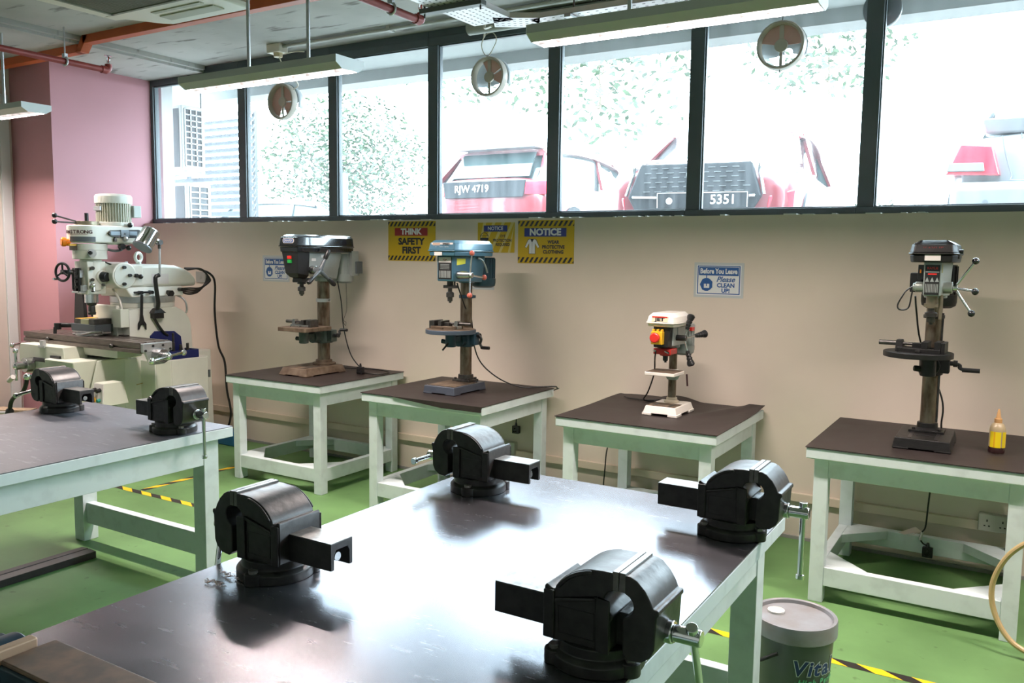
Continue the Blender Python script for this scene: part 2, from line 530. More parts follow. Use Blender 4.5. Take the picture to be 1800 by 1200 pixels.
# ------------------------------------------------------------------ room shell
CZ = 3.19            # ceiling
XL, XL2, XR, YN = -6.897, -7.498, 7.0, -7.6
YP = -0.836          # near end of the pink wall
struct(MB().box(-7.7, XR + .2, YN - .2, 0.0, -0.1, 0).build('floor', floor_mat()))
cb = MB()
cb.box(-6.17, XR + .2, YN - .2, 0.16, CZ, CZ + .25)
cb.box(-7.7, -6.17, YN - .2, 0.16, CZ - .055, CZ + .25)
# shallow formwork ridge along the drop
cb.box(-6.26, -6.13, -1.72, 0.08, CZ - .035, CZ + .01)
struct(cb.build('ceiling', conc))
SILL = 1.852
struct(MB().box(XL - .3, XR + .2, 0, 0.22, -0.1, SILL).build('wall_back', cream))
struct(MB().box(XL2 - .2, XL, YP, 0.16, -0.1, CZ).build('wall_left', pink))
struct(MB().box(XL2 - .2, XL2, YN, YP, -0.1, CZ).build('wall_side', doorwhite))
struct(MB().box(XR, XR + .2, YN, 0.22, -0.1, CZ).build('wall_right', cream))
struct(MB().box(XL2, XR + .2, YN - .2, YN, -0.1, CZ).build('wall_front', cream))
d1 = struct(MB().box(XL2, XL2 + .035, -.95, -.87, 0, 2.9).box(XL2, XL2 + .035, -1.95, -1.87, 0, 2.9).box(XL2, XL2 + .035, -1.87, -.95, 2.82, 2.9).build('door_1', lamp_e, bevel=.004))
lf = MB().box(XL2, XL2 + .018, -1.87, -.95, 0, 2.82)
for za, zb in ((.2, 1.0), (1.15, 2.6)):
    lf.box(XL2 + .018, XL2 + .026, -1.75, -1.07, za, zb)
lf.build('door_leaf', doorwhite, parent=d1, bevel=.003)
MB().cyl((XL2 + .02, -1.8, 1.0), (XL2 + .06, -1.8, 1.0), .012).cyl((XL2 + .06, -1.82, 1.0), (XL2 + .06, -1.7, 1.0), .01).build('door_handle', chrome, parent=d1)

# ribbon window: seven bays and one more to the right of the frame edge
GY = 0.115
muls = [-6.897, -5.744, -4.72, -3.755, -2.768, -1.795, -0.815, 0.20, 1.22, 2.24, 3.26, 4.28, 5.30, 6.32, 7.0]
G0, G1 = 1.893, 3.083
for i in range(len(muls) - 1):
    a, b = muls[i], muls[i + 1]
    fb = MB()
    lw = .035 if i == 0 else .088
    fb.box(a, a + lw, .09, .155, G0, G1)                 # mullion on the left of the bay
    fb.box(a, b, .08, .165, SILL, G0)                    # bottom rail
    fb.box(a, b, .09, .155, G1, G1 + .055)               # top rail
    fb.box(a, b, .098, .155, G1 + .055, CZ + .02)        # head panel
    # slim glazing bead
    fb.box(a + lw, b, .105, .135, G0, G0 + .008).box(a + lw, b, .105, .135, G1 - .008, G1)
    fb.box(a + lw, a + lw + .008, .105, .135, G0, G1)
    wo = struct(fb.build('window_%d' % (i + 1), frame_m, bevel=.003))
    MB().box(a + lw, b, GY, GY + .005, G0, G1).build('pane', glass_m, parent=wo)

# trunking along the foot of the back wall
tk = MB().box(XL, XR, -.028, 0, .225, .274)
struct(tk.build('trim_1', conduit_m, bevel=.003))
# painted plinth ridge of the floor coating along the wall
struct(MB().box(XL, XR, -.012, 0, 0, .018).build('baseboard_back', ground_m))
# pale plaster chips along the sill edge
ch = MB()
for k in range(46):
    x = random.uniform(-6.8, .4)
    ch.box(x, x + random.uniform(.01, .08), -.004, .078, SILL, SILL + random.uniform(.002, .007))
struct(ch.build('trim_2', paper))

# ------------------------------------------------------------------ drill tables
ZT = 0.738
def drill_table(xa, xb, ya, yb, label):
    t = thing('drill_table', label, 'table', ((xa + xb) / 2, (ya + yb) / 2, 0), 0, 'white drill tables along the back wall')
    MB().box(xa, xb, ya, yb, ZT - .052, ZT).build('tabletop', white, parent=t, bevel=.006)
    o, lw = .033, .064
    x0, x1, y0, y1 = xa + o, xb - o, ya + o, yb - o
    for lx in (x0, x1 - lw):
        for ly in (y0, y1 - lw):
            MB().box(lx, lx + lw, ly, ly + lw, 0, ZT - .052).build('leg', white, parent=t, bevel=.003)
    za, zb = .597, ZT - .052
    MB().box(x0 + lw, x1 - lw, y0 + .004, y0 + .034, za, zb).build('apron', white, parent=t, bevel=.002)
    MB().box(x0 + lw, x1 - lw, y1 - .034, y1 - .004, za, zb).build('apron', white, parent=t, bevel=.002)
    MB().box(x0 + .004, x0 + .034, y0 + lw, y1 - lw, za, zb).build('apron', white, parent=t, bevel=.002)
    MB().box(x1 - .034, x1 - .004, y0 + lw, y1 - lw, za, zb).build('apron', white, parent=t, bevel=.002)
    sa, sb = .082, .172
    MB().box(x0 + lw, x1 - lw, y0 + .003, y0 + .048, sa, sb).build('stretcher', white, parent=t, bevel=.003)
    MB().box(x0 + lw, x1 - lw, y1 - .048, y1 - .003, sa, sb).build('stretcher', white, parent=t, bevel=.003)
    MB().box(x0 + .003, x0 + .048, y0 + lw, y1 - lw, sa, sb).build('stretcher', white, parent=t, bevel=.003)
    MB().box(x1 - .048, x1 - .003, y0 + lw, y1 - lw, sa, sb).build('stretcher', white, parent=t, bevel=.003)
    g = .20
    for sx, sy, cx, cy in ((1, 1, x0 + .048, y0 + .048), (-1, 1, x1 - .048, y0 + .048), (1, -1, x0 + .048, y1 - .048), (-1, -1, x1 - .048, y1 - .048)):
        MB().prism([(cx, cy), (cx + sx * g, cy), (cx, cy + sy * g)] if sx * sy > 0 else [(cx, cy), (cx, cy + sy * g), (cx + sx * g, cy)],
                   'z', sb - .045, sb).build('corner_brace', white, parent=t, bevel=.002)
    return t
TX = [(-4.776, -3.872, -.903, -.035), (-3.4975, -2.594, -.930, -.070), (-2.130, -1.235, -.915, -.040), (-.815, .100, -.907, -.045)]
TL = ['white drill table nearest the milling machine, under the black-hooded drill press',
      'white drill table under the blue drill press, second from the milling machine',
      'white drill table with a wrinkled loose mat, under the small white drill press',
      'white drill table under the tall black drill press and the oil bottle']
for a, l in zip(TX, TL):
    drill_table(*a, l)
ML = ['flat dark brown rubber mat under the black-hooded drill press',
      'dark brown rubber mat drooping at the front edge, under the blue drill press',
      'dark brown rubber mat with wrinkles along the wall side, under the small white drill press',
      'flat dark brown rubber mat under the tall black drill press and the oil bottle']
def rubber_mat(i):
    xa, xb, ya, yb = TX[i]
    N = 40
    b = MB(); top = []; bot = []
    for j in range(N + 1):
        rt, rb = [], []
        for k in range(N + 1):
            u, v = k / N, j / N
            x = xa + (xb - xa) * u - .003 + .006 * u; y = ya - .004 + (yb - ya + .004) * v
            z = 0.0
            if i == 2:
                e = max(0, v - .45) / .55
                z += .022 * e * e * max(0, math.sin(u * 11 + 1.0 + v * 2)) + .012 * e * max(0, math.sin(u * 5.3 + .4))
                z += .014 * max(0, 1 - abs((u - v * .35 - .55) / .07)) * max(0, min(1, (v - .3) * 2)) * (u > .5)
            zt = ZT + .004 + z
            rt.append(b._v((x, y, zt))); rb.append(b._v((x, y, zt - .0035)))
        top.append(rt); bot.append(rb)
    for j in range(N):
        for k in range(N):
            b._f([top[j][k], top[j][k + 1], top[j + 1][k + 1], top[j + 1][k]])
            b._f([bot[j][k], bot[j + 1][k], bot[j + 1][k + 1], bot[j][k + 1]])
    for k in range(N):
        b._f([bot[0][k], bot[0][k + 1], top[0][k + 1], top[0][k]])
        b._f([bot[N][k + 1], bot[N][k], top[N][k], top[N][k + 1]])
        b._f([bot[k + 1][0], bot[k][0], top[k][0], top[k + 1][0]])
        b._f([bot[k][N], bot[k + 1][N], top[k + 1][N], top[k][N]])
    if i == 1:   # the sagging front edge hangs a little over the white board
        b.prism([(ya - .009, ZT + .004), (ya - .004, ZT + .004), (ya - .004, ZT - .03), (ya - .009, ZT - .03)], 'x', xa + .62, xb - .004)
        b.hexa([(xa + .25, ya - .009, ZT + .001), (xa + .62, ya - .009, ZT - .03), (xa + .62, ya - .004, ZT - .03), (xa + .25, ya - .004, ZT + .001)],
               [(xa + .25, ya - .009, ZT + .004), (xa + .62, ya - .009, ZT + .004), (xa + .62, ya - .004, ZT + .004), (xa + .25, ya - .004, ZT + .004)])
    o = b.build('rubber_mat', mattop, loc=((xa + xb) / 2, (ya + yb) / 2, ZT), angle=50)
    return tag(o, ML[i], 'mat', 'brown rubber mats on the drill tables')
for i in range(4):
    rubber_mat(i)

# ------------------------------------------------------------------ work benches
ZB = 0.75
def bench(xa, xb, ya, yb, sheet, label):
    t = thing('workbench', label, 'workbench', ((xa + xb) / 2, (ya + yb) / 2, 0), 0, 'large workbenches')
    MB().box(xa, xb, ya, yb, ZB - .052, ZB - .004).build('tabletop', white, parent=t, bevel=.003)
    MB().box(xa + .002, xb - .002, ya + .002, yb - .002, ZB - .004, ZB).build('bench_sheet', sheet, parent=t)
    o, lw = .050, .085
    x0, x1, y0, y1 = xa + o, xb - o, ya + o, yb - o
    for lx in (x0, x1 - lw):
        for ly in (y0, y1 - lw):
            MB().box(lx, lx + lw, ly, ly + lw, 0, ZB - .052).build('leg', white, parent=t, bevel=.003)
    za, zb = .572, ZB - .052
    MB().box(x0 + lw, x1 - lw, y0 + .004, y0 + .04, za, zb).build('apron', white, parent=t, bevel=.002)
    MB().box(x0 + lw, x1 - lw, y1 - .04, y1 - .004, za, zb).build('apron', white, parent=t, bevel=.002)
    MB().box(x0 + .004, x0 + .04, y0 + lw, y1 - lw, za, zb).build('apron', white, parent=t, bevel=.002)
    MB().box(x1 - .04, x1 - .004, y0 + lw, y1 - lw, za, zb).build('apron', white, parent=t, bevel=.002)
    for yy in (y1 - .065, y0 + .02):
        MB().box(x0 + lw, x1 - lw, yy, yy + .045, .10, .216).build('stretcher', white, parent=t, bevel=.003)
    return t
BM = (-1.841, -.632, -4.45, -2.072)
BL = (-4.485, -3.285, -4.60, -2.112)
bench(*BM, sheetA, 'long workbench in front whose dark top mirrors the windows')
bench(*BL, sheetB, 'long workbench at the left with a scuffed grey top, beside the milling machine')

# ------------------------------------------------------------------ bench vises
def arc(cx, cz, r, a0, a1, n=8):
    return [(cx + r * math.cos(math.radians(a0 + (a1 - a0) * i / n)), cz + r * math.sin(math.radians(a0 + (a1 - a0) * i / n))) for i in range(n + 1)]

def vise(loc, rz, label, bar_ang=90, bar_off=.075, open_=0.0, body=viseblk, top=visetop, bar_pitch=0):
    """local: +x towards the tail of the slide, screw handle at -x"""
    t = thing('bench_vise', label, 'vise', loc, rz, 'bench vises bolted to the workbenches')
    L = dict(world=False)
    H = .222
    # swivel base with bolt lugs
    b = MB()
    b.lathe((0, 0, 0), (0, 0, 1), [(.102, 0), (.102, .024), (.096, .030), (.088, .034), (.088, .056)], 40)
    for a in (40, 160, 280):
        c = Vector((math.cos(math.radians(a)) * .092, math.sin(math.radians(a)) * .092, 0))
        b.cyl(c, c + Vector((0, 0, .03)), .024, n=16)
    b.build('swivel_base', body, parent=t, bevel=.003, **L)
    for a in (40, 160, 280):
        c = Vector((math.cos(math.radians(a)) * .094, math.sin(math.radians(a)) * .094, .028))
        MB().cyl(c, c + Vector((0, 0, .011)), .013, n=6).build('bolt', top, parent=t, **L)
    # fixed body: domed jaw block, rear flange and lip
    g = -.076
    hole = [(g + .006 + .026 * math.cos(math.radians(a)), .160 + .026 * math.sin(math.radians(a))) for a in (75, 50, 25, 0, -25, -50, -75)]
    prof = [(g + .010, H), (-.040, H), (-.034, .2215)]
    prof += [(-.028 + .112 * math.sin(math.radians(a)), .107 + .114 * math.cos(math.radians(a))) for a in (8, 16, 24, 32, 40, 48, 56)]
    prof += [(.068, .161), (.077, .163), (.088, .170), (.092, .164), (.092, .060), (.086, .052), (-.052, .052), (-.060, .060), (-.060, .118)]
    prof += [(g + .010, .132)] + hole[::-1]
    prof += [(g + .010, .187)]
    b = MB().prism(prof, 'y', -.073, .073)
    b.build('fixed_body', body, parent=t, bevel=.004, **L)
    # raised side panels and webs on both cheeks
    for s in (-1, 1):
        w = MB()
        y0, y1 = (s * .073, s * .0795) if s > 0 else (s * .0795, s * .073)
        w.box(.066, .0915, y0, y1, .056, .160)
        w.box(-.060, -.030, y0, y1, .052, .165)
        w.prism([(-.030, .165), (-.030, .158), (.066, .135), (.066, .145)], 'y', y0, y1)
        w.prism(arc(-.030, .107, .113, 84, 34, 8) + arc(-.030, .107, .104, 34, 84, 8), 'y', y0, y1)
        w.build('cheek_rib', body, parent=t, bevel=.003, **L)
    for s in (-1, 1):
        wt = MB()
        f = s * .0735
        ex, at = ((1, 0, 0), (.018, f, .108)) if s < 0 else ((-1, 0, 0), (.018, f, .108))
        y0, y1 = (f - .0012, f) if s < 0 else (f, f + .0012)
        for (xa, xb, za, zb) in ((-.024, .060, .127, .129), (-.024, .060, .070, .072), (-.024, -.022, .070, .129), (.058, .060, .070, .129)):
            wt.box(xa, xb, y0, y1, za, zb)
        wt.build('cast_panel', body, parent=t, **L)
    # slide: channel section open downwards
    mo = -open_
    sp = [(-.040, .062), (-.040, .131), (.040, .131), (.040, .062), (.027, .062), (.027, .100), (.020, .112), (-.020, .112), (-.027, .100), (-.027, .062)]
    b = MB()
    b.prism(sp, 'x', -.13 + mo, .236 + mo)
    b.build('slide', body, parent=t, bevel=.002, **L)
    MB().box(-.05 + mo, .2355 + mo, -.0385, .0385, .1308, .1325).build('slide_top', top, parent=t, **L)
    MB().cyl((-.17 + mo, 0, .088), (.222 + mo, 0, .088), .0115, n=16).build('lead_screw', steel, parent=t, **L)
    # moving jaw
    hl = [(g - .006 - .026 * math.cos(math.radians(a)), .160 + .026 * math.sin(math.radians(a))) for a in (75, 50, 25, 0, -25, -50, -75)]
    prof = [(g - .010, .187)] + hl + [(g - .010, .132), (g - .010, .060)]
    prof += [(-.100, .048), (-.128, .052), (-.146, .066), (-.154, .084), (-.157, .150), (-.162, .157), (-.160, .166), (-.150, .166), (-.144, .180), (-.132, .199), (-.114, .216), (-.100, H)]
    prof += [(g - .010, H)]
    MB().prism([(u + mo, v) for u, v in prof], 'y', -.072, .072).build('moving_jaw', body, parent=t, bevel=.006, segs=3, **L)
    b = MB().prism([(g - .014 + mo, H + .0045), (g - .014 + mo, .187), (g - .001 + mo, .187), (g - .001 + mo, H + .0045)], 'y', -.0725, .0725)
    b.build('jaw_plate', jawm, parent=t, bevel=.001, **L)
    MB().prism([(g + .001, H + .0045), (g + .001, .187), (g + .014, .187), (g + .014, H + .0045)], 'y', -.0725, .0725).build('jaw_plate', jawm, parent=t, bevel=.001, **L)
    # screw boss, head and sliding bar
    MB().cyl((-.150 + mo, 0, .098), (-.168 + mo, 0, .098), .024, n=24).cyl((-.168 + mo, 0, .098), (-.226 + mo, 0, .098), .0175, n=24).build('screw_head', chrome, parent=t, bevel=.003, **L)
    d = Vector((math.sin(math.radians(bar_pitch)), math.cos(math.radians(bar_ang)) * math.cos(math.radians(bar_pitch)), math.sin(math.radians(bar_ang)) * math.cos(math.radians(bar_pitch)))).normalized()
    c = Vector((-.208 + mo, 0, .098)) - d * bar_off
    h = MB().cyl(c - d * .112, c + d * .112, .0082, n=14)
    for s in (-1, 1):
        h.cyl(c + d * s * .104, c + d * s * .118, .0125, n=16)
    h.build('tommy_bar', chrome, parent=t, bevel=.002, **L)
    return t
vise((-1.664, -3.353, ZB), 0, 'black bench vise at the near left of the front workbench', bar_ang=80, bar_off=.085)
vise((-1.661, -2.378, ZB), 0, 'black bench vise at the far left corner of the front workbench', bar_ang=0, bar_off=.0)
vise((-.729, -2.345, ZB), PI, 'black bench vise at the far right corner of the front workbench, bar hanging straight down', bar_ang=90, bar_off=.085)
vise((-.728, -3.325, ZB), PI, 'large black bench vise nearest the camera on the right edge of the front workbench', bar_ang=58, bar_off=.085, bar_pitch=-4)
vise((-4.344, -2.350, ZB), 0, 'black bench vise on the left workbench, directly in front of the milling machine', bar_ang=10, bar_off=.015)
vise((-3.417, -2.345, ZB), PI, 'black bench vise at the right corner of the left workbench, bar hanging down', bar_ang=90, bar_off=.085)
bv = thing('sliding_vise', 'blurred blue vise with a worn brown slide in the bottom left corner', 'vise', (-1.45, -4.10, ZB))
MB().box(-1.49, -1.13, -4.157, -4.050, ZB + .012, ZB + .128).build('slide', blue_v, parent=bv, bevel=.006, segs=3)
MB().box(-1.487, -1.133, -4.153, -4.054, ZB + .127, ZB + .136).build('slide_top', brown_v, parent=bv, bevel=.003)
MB().box(-1.512, -1.488, -4.165, -4.085, ZB + .11, ZB + .152).build('jaw_strip', mat('worn_tan_edge', (.50, .33, .22), .5, .3), parent=bv, bevel=.004)
MB().cyl((-1.60, -4.18, ZB + .06), (-1.60, -4.055, ZB + .06), .062, n=32).box(-1.66, -1.49, -4.17, -4.06, ZB, ZB + .11).box(-1.55, -1.14, -4.18, -4.03, ZB, ZB + .014).build('body', blue_v, parent=bv, bevel=.006)
# curls of swarf lying on the bench
sw = MB()
for k in range(26):
    x, y = -1.75 + random.uniform(-.05, .06), -3.50 + random.choice((0, .055)) + random.uniform(-.008, .008)
    z = ZB + .003
    pts = [(x + .007 * q + .004 * math.cos(q * 2.1), y + .004 * math.sin(q * 2.1), z + .003 + .003 * math.sin(q * 2.1 + 1)) for q in range(5)]
    sw.tube(pts, .0012, 4, 2)
so = sw.build('metal_swarf', swarf_m, loc=(-1.75, -3.48, ZB))
tag(so, 'bright curls of metal swarf on the bench beside the near left vise', 'swarf'); so['kind'] = 'stuff'

# ------------------------------------------------------------------ drill presses
ZM = ZT + .004
def base_plate(t, xc, y0, y1, hw, h, m, taper=.012, slots=True, feet=True):
    b = MB().taper(xc - hw, xc + hw, y0, y1, ZM + .006, ZM + h, taper, taper)
    if feet:
        for sx in (-1, 1):
            for (ya, yb) in ((y0, y0 + .075), (y1 - .075, y1)):
                x0 = xc + sx * hw
                b.box(min(x0, x0 - sx * .07), max(x0, x0 - sx * .07), ya, yb, ZM, ZM + .01)
    b.build('base', m, parent=t, bevel=.004)
    if slots:
        s = MB()
        for dx in (-.45, .45):
            s.box(xc + dx * hw - .008, xc + dx * hw + .008, y0 + .03, y0 + (y1 - y0) * .55, ZM + h, ZM + h + .0012)
        s.box(xc - .4 * hw, xc + .4 * hw, y0 + (y1 - y0) * .32 - .007, y0 + (y1 - y0) * .32 + .007, ZM + h, ZM + h + .0012)
        s.build('base_slot', black, parent=t)

def belt_cover(t, xc, y0, y1, hw, hwf, z0, zm, z1, m, chamf=.07, inset=.022, name='belt_cover'):
    """hood seen from above as a chamfered box: narrow front at y0; lower tray z0..zm, lid zm..z1"""
    def plan(g):
        return [(xc - hwf + g * .7, y0 + g), (xc + hwf - g * .7, y0 + g), (xc + hw - g, y0 + chamf), (xc + hw - g, y1 - .05), (xc + hw - .04, y1 - g),
                (xc - hw + .04, y1 - g), (xc - hw + g, y1 - .05), (xc - hw + g, y0 + chamf)]
    b = MB()
    P = lambda g, z: [(x, y, z) for x, y in plan(g)]
    b.hexa(P(.008, z0), P(.004, zm - .006))
    b.build('belt_tray', m, parent=t, bevel=.006, segs=3)
    b = MB()
    b.hexa(P(-.003, zm - .005), P(-.003, zm + .003))
    b.hexa(P(.002, zm + .003), P(.010, z1 - .020))
    b.hexa(P(.010, z1 - .020), P(inset + .016, z1))
    b.build(name, m, parent=t, bevel=.006, segs=3)

def motor(t, c, r, z0, z1, m, cap, n=18, name='motor'):
    b = MB().cyl((c[0], c[1], z0 + (z1 - z0) * .30), (c[0], c[1], z1), r * .93, n=32)
    for k in range(n):
        a = 2 * PI * k / n
        d = Vector((math.cos(a), math.sin(a), 0)); e = Vector((-d.y, d.x, 0)) * .0035
        p, q = Vector((c[0], c[1], 0)) + d * r * .9, Vector((c[0], c[1], 0)) + d * r
        zz = z0 + (z1 - z0) * .32
        b.hexa([(p - e) + Vector((0, 0, zz)), (q - e) + Vector((0, 0, zz)), (q + e) + Vector((0, 0, zz)), (p + e) + Vector((0, 0, zz))],
               [(p - e) + Vector((0, 0, z1 - .006)), (q - e) + Vector((0, 0, z1 - .006)), (q + e) + Vector((0, 0, z1 - .006)), (p + e) + Vector((0, 0, z1 - .006))])
    mo = b.build(name, m, parent=t)
    MB().lathe((c[0], c[1], z0), (0, 0, 1), [(r * .72, 0), (r * .97, .012), (r * 1.02, .03), (r * 1.02, (z1 - z0) * .31)], 32).build('motor_end_cap', cap, parent=mo)
    return mo

def column(t, xc, yc, r, z0, z1, fl, flm, cm=rustcol):
    MB().cyl((xc, yc, z0), (xc, yc, z1), r, n=32).build('column', cm, parent=t)
    MB().lathe((xc, yc, z0), (0, 0, 1), [(r * 1.9, 0), (r * 1.9, .012), (r * 1.35, .018), (r * 1.3, fl)], 32).build('column_flange', flm, parent=t, bevel=.002)

def chuck(t, x, y, z0, z1, rq, m=dsteel):
    q = MB().lathe((x, y, z0), (0, 0, 1), [(rq * .62, 0), (rq * .66, .004), (rq * .68, .024), (rq * 1.0, .026), (rq * 1.0, (z1 - z0) * .62), (rq * .8, (z1 - z0) * .66), (rq * .55, (z1 - z0) * .70), (rq * .55, (z1 - z0))], 24)
    for k in range(3):
        a = 2 * PI * k / 3 + .4
        q.cyl((x + rq * .2 * math.cos(a), y + rq * .2 * math.sin(a), z0 - .010), (x + rq * .2 * math.cos(a), y + rq * .2 * math.sin(a), z0 + .002), rq * .16, n=8)
    q.build('chuck', m, parent=t)

def crank(t, p, l1, drop, l2, m=black, hang=(0, 0, -1)):
    """crank handle sticking out along +x from p"""
    p = Vector(p); h = Vector(hang).normalized()
    e = p + Vector((l1, 0, 0))
    b = MB().cyl(p, e, .011, n=14).cyl(e - Vector((.012, 0, 0)), e + Vector((.006, 0, 0)), .016, n=14)
    f = e + h * drop + Vector((.012, 0, 0))
    b.tube([e, e + h * drop * .3 + Vector((.010, 0, 0)), e + h * drop * .7, f], .0085, 10, 4)
    b.cyl(f - Vector((.008, 0, 0)), f + Vector((l2, 0, 0)), .0105, n=14)
    return b.build('crank_handle', m, parent=t, bevel=.002)

def spokes(t, hub, items, rm, knob, kind='ball', r=.006, kr=.017):
    for d, L in items:
        d = Vector(d).normalized(); hub = Vector(hub)
        s = MB().cyl(hub + d * .012, hub + d * L, r, n=12).build('feed_lever', rm, parent=t)
        e = hub + d * L
        if kind == 'ball':
            MB().ball(e, kr).build('lever_knob', knob, parent=s)
        else:
            MB().lathe(e - d * .035, d, [(.009, 0), (.013, .012), (.010, .016), (.015, .028), (.012, .033), (.017, .046), (.014, .052), (.020, .066), (.022, .078), (.016, .086)], 18).build('lever_knob', knob, parent=s)

def cable(t, pts, r=.0042, name='power_cord', n=8):
    return MB().tube(pts, r, n, 7).build(name, cord_m, parent=t)

def plug(p, parent, d=(0, -1, 0)):
    p = Vector(p); d = Vector(d).normalized()
    return MB().box(p.x - .025, p.x + .025, p.y - .016, p.y + .016, p.z - .026, p.z + .026).cyl(p + Vector((0, 0, .024)), p + Vector((0, 0, .05)), .010, .006, n=10) \
        .box(p.x - .012, p.x - .006, p.y - .034, p.y - .014, p.z - .014, p.z - .006).box(p.x + .006, p.x + .012, p.y - .034, p.y - .014, p.z - .014, p.z - .006) \
        .box(p.x - .003, p.x + .003, p.y - .036, p.y - .014, p.z + .006, p.z + .014).build('plug', black, parent=parent, bevel=.005)

# --- press 1: black hood, grey head
x, yc, ys = -4.342, -.375, -.590
t1 = thing('drill_press', 'bench drill press with a gloss black hood, grey head and brown base', 'drill press', (x, -.49, ZM), 0, 'drill presses along the back wall')
base_plate(t1, x, -.690, -.285, .134, .055, rust, .02)
column(t1, x, yc, .0445, ZM + .055, 1.44, .035, rust)
MB().cyl((x, yc, 1.252), (x, yc, 1.276), .053, n=28).cyl((x + .04, yc, 1.264), (x + .068, yc, 1.264), .007, n=8).build('depth_ring', galv, parent=t1)
# head: grey casting with a black front switch box
hb = MB()
hb.hexa([(x - .075, -.60, 1.455), (x + .075, -.60, 1.455), (x + .075, -.31, 1.415), (x - .075, -.31, 1.415)],
        [(x - .090, -.60, 1.607), (x + .090, -.60, 1.607), (x + .090, -.27, 1.607), (x - .090, -.27, 1.607)])
hb.cyl((x, yc, 1.40), (x, yc, 1.46), .062, n=28)
hb.build('head', grey, parent=t1, bevel=.010, segs=3)
sb = MB()
sb.hexa([(x - .060, -.685, 1.462), (x + .060, -.685, 1.462), (x + .082, -.60, 1.445), (x - .082, -.60, 1.445)],
        [(x - .078, -.700, 1.612), (x + .078, -.700, 1.612), (x + .094, -.60, 1.612), (x - .094, -.60, 1.612)])
sb.hexa([(x - .040, -.66, 1.432), (x + .040, -.66, 1.432), (x + .060, -.60, 1.425), (x - .060, -.60, 1.425)],
        [(x - .060, -.685, 1.462), (x + .060, -.685, 1.462), (x + .082, -.60, 1.445), (x - .082, -.60, 1.445)])
s1 = sb.build('switch_box', black, parent=t1, bevel=.005)
MB().box(x - .020, x + .014, -.706, -.692, 1.560, 1.582).build('stop_button', red, parent=s1, bevel=.002)
MB().box(x - .020, x + .014, -.704, -.690, 1.532, 1.556).build('start_button', green_b, parent=s1, bevel=.002)
belt_cover(t1, x, -.715, -.135, .122, .088, 1.608, 1.650, 1.728, glossblk, .10, .026)
bg1 = MB()
bg1.m(0).prism([(x - .052, 1.678), (x - .044, 1.668), (x + .044, 1.668), (x + .052, 1.678), (x + .052, 1.692), (x + .044, 1.702), (x - .044, 1.702), (x - .052, 1.692)], 'y', -.7125, -.708)
bg1.m(1).prism([(x - .047, 1.679), (x - .041, 1.672), (x + .041, 1.672), (x + .047, 1.679), (x + .047, 1.691), (x + .041, 1.698), (x - .041, 1.698), (x - .047, 1.691)], 'y', -.7135, -.7125)
bg1.m(0).text('DRAPER', .022, (x, -.7138, 1.685), (1, 0, 0), (0, 0, 1), .012, sx=1.0)
bg1.build('badge', [label_w, signlb], parent=t1)
st = MB().box(x + .0835, x + .086, -.575, -.535, 1.548, 1.592).box(x + .086, x + .0885, -.485, -.445, 1.570, 1.600)
st.build('sticker', label_w, parent=t1)
MB().box(x + .086, x + .12, -.20, -.13, 1.44, 1.62).build('motor_plate', grey, parent=t1)
MB().box(x - .05, x + .05, -.28, -.2, 1.50, 1.56).build('motor_bracket', grey, parent=t1)
m1 = motor(t1, (x + .02, -.190), .078, 1.385, 1.600, grey, grey)
MB().box(x + .09, x + .130, -.165, -.095, 1.455, 1.545).build('terminal_box', dgrey, parent=m1, bevel=.004)
# quill, chuck
MB().cyl((x, ys, 1.385), (x, ys, 1.44), .030, n=24).cyl((x - .065, ys - .02, 1.407), (x - .03, ys, 1.407), .012, n=12).box(x - .045, x + .045, ys - .04, ys + .04, 1.400, 1.428).build('quill_collar', black, parent=t1, bevel=.003)
chuck(t1, x, ys, 1.312, 1.395, .027)
# feed hub with three stubby levers
hub = Vector((x + .155, ys + .02, 1.480))
MB().cyl((x + .07, ys + .02, 1.487), (x + .12, ys + .02, 1.483), .030, n=24).build('depth_dial', steel, parent=t1, bevel=.003)
sh = MB().cyl((x + .11, ys + .02, 1.480), hub + Vector((.012, 0, 0)), .024, n=24)
for d in ((.15, .42, .9), (.15, -.85, -.5), (.15, .75, -.62)):
    d = Vector(d).normalized()
    sh.cyl(hub, hub + d * .10, .017, .010, n=12)
sh.build('feed_hub', dgrey, parent=t1, bevel=.002)
for d in ((.15, .42, .9), (.15, -.85, -.5), (.15, .75, -.62)):
    d = Vector(d).normalized()
    MB().lathe(hub + d * .09, d, [(.012, 0), (.016, .01), (.017, .06), (.012, .072), (.004, .075)], 16).build('feed_lever', black, parent=t1)
# table, arm
def arm(t, x, yc, ys, z0, z1, rc, m, hw=.05, ytip=None):
    b = MB().cyl((x, yc, z0), (x, yc, z1), rc * 1.5, n=28)
    b.cyl((x, yc - rc * 1.2, (z0 + z1) / 2), (x, ys + .08, (z0 + z1) / 2), (z1 - z0) * .46, n=24)
    b.hexa([(x - hw * .6, ys + .08, z0 + .03), (x + hw * .6, ys + .08, z0 + .03), (x + hw, yc, z0), (x - hw, yc, z0)][::1],
           [(x - hw * .6, ys + .08, z1), (x + hw * .6, ys + .08, z1), (x + hw, yc, z1), (x - hw, yc, z1)])
    b.cyl((x, ys, z0 + .010), (x, ys, z1 + .01), .034, n=24)
    b.hexa([(x - .018, ys, z0 + .04), (x + .018, ys, z0 + .04), (x + .03, ys + .1, z0 + .03), (x - .03, ys + .1, z0 + .03)],
           [(x - .018, ys, z0 + .075), (x + .018, ys, z0 + .075), (x + .03, ys + .1, z0 + .08), (x - .03, ys + .1, z0 + .08)])
    b.cyl((x - .02, ys - .005, z0 + .04), (x - .058, ys - .02, z0 + .045), .014, n=10)
    b.box(x + rc * .9, x + rc * 2.3, yc - .03, yc + .03, z0 + .012, z1)
    b.build('table_arm', m, parent=t, bevel=.005, segs=2)
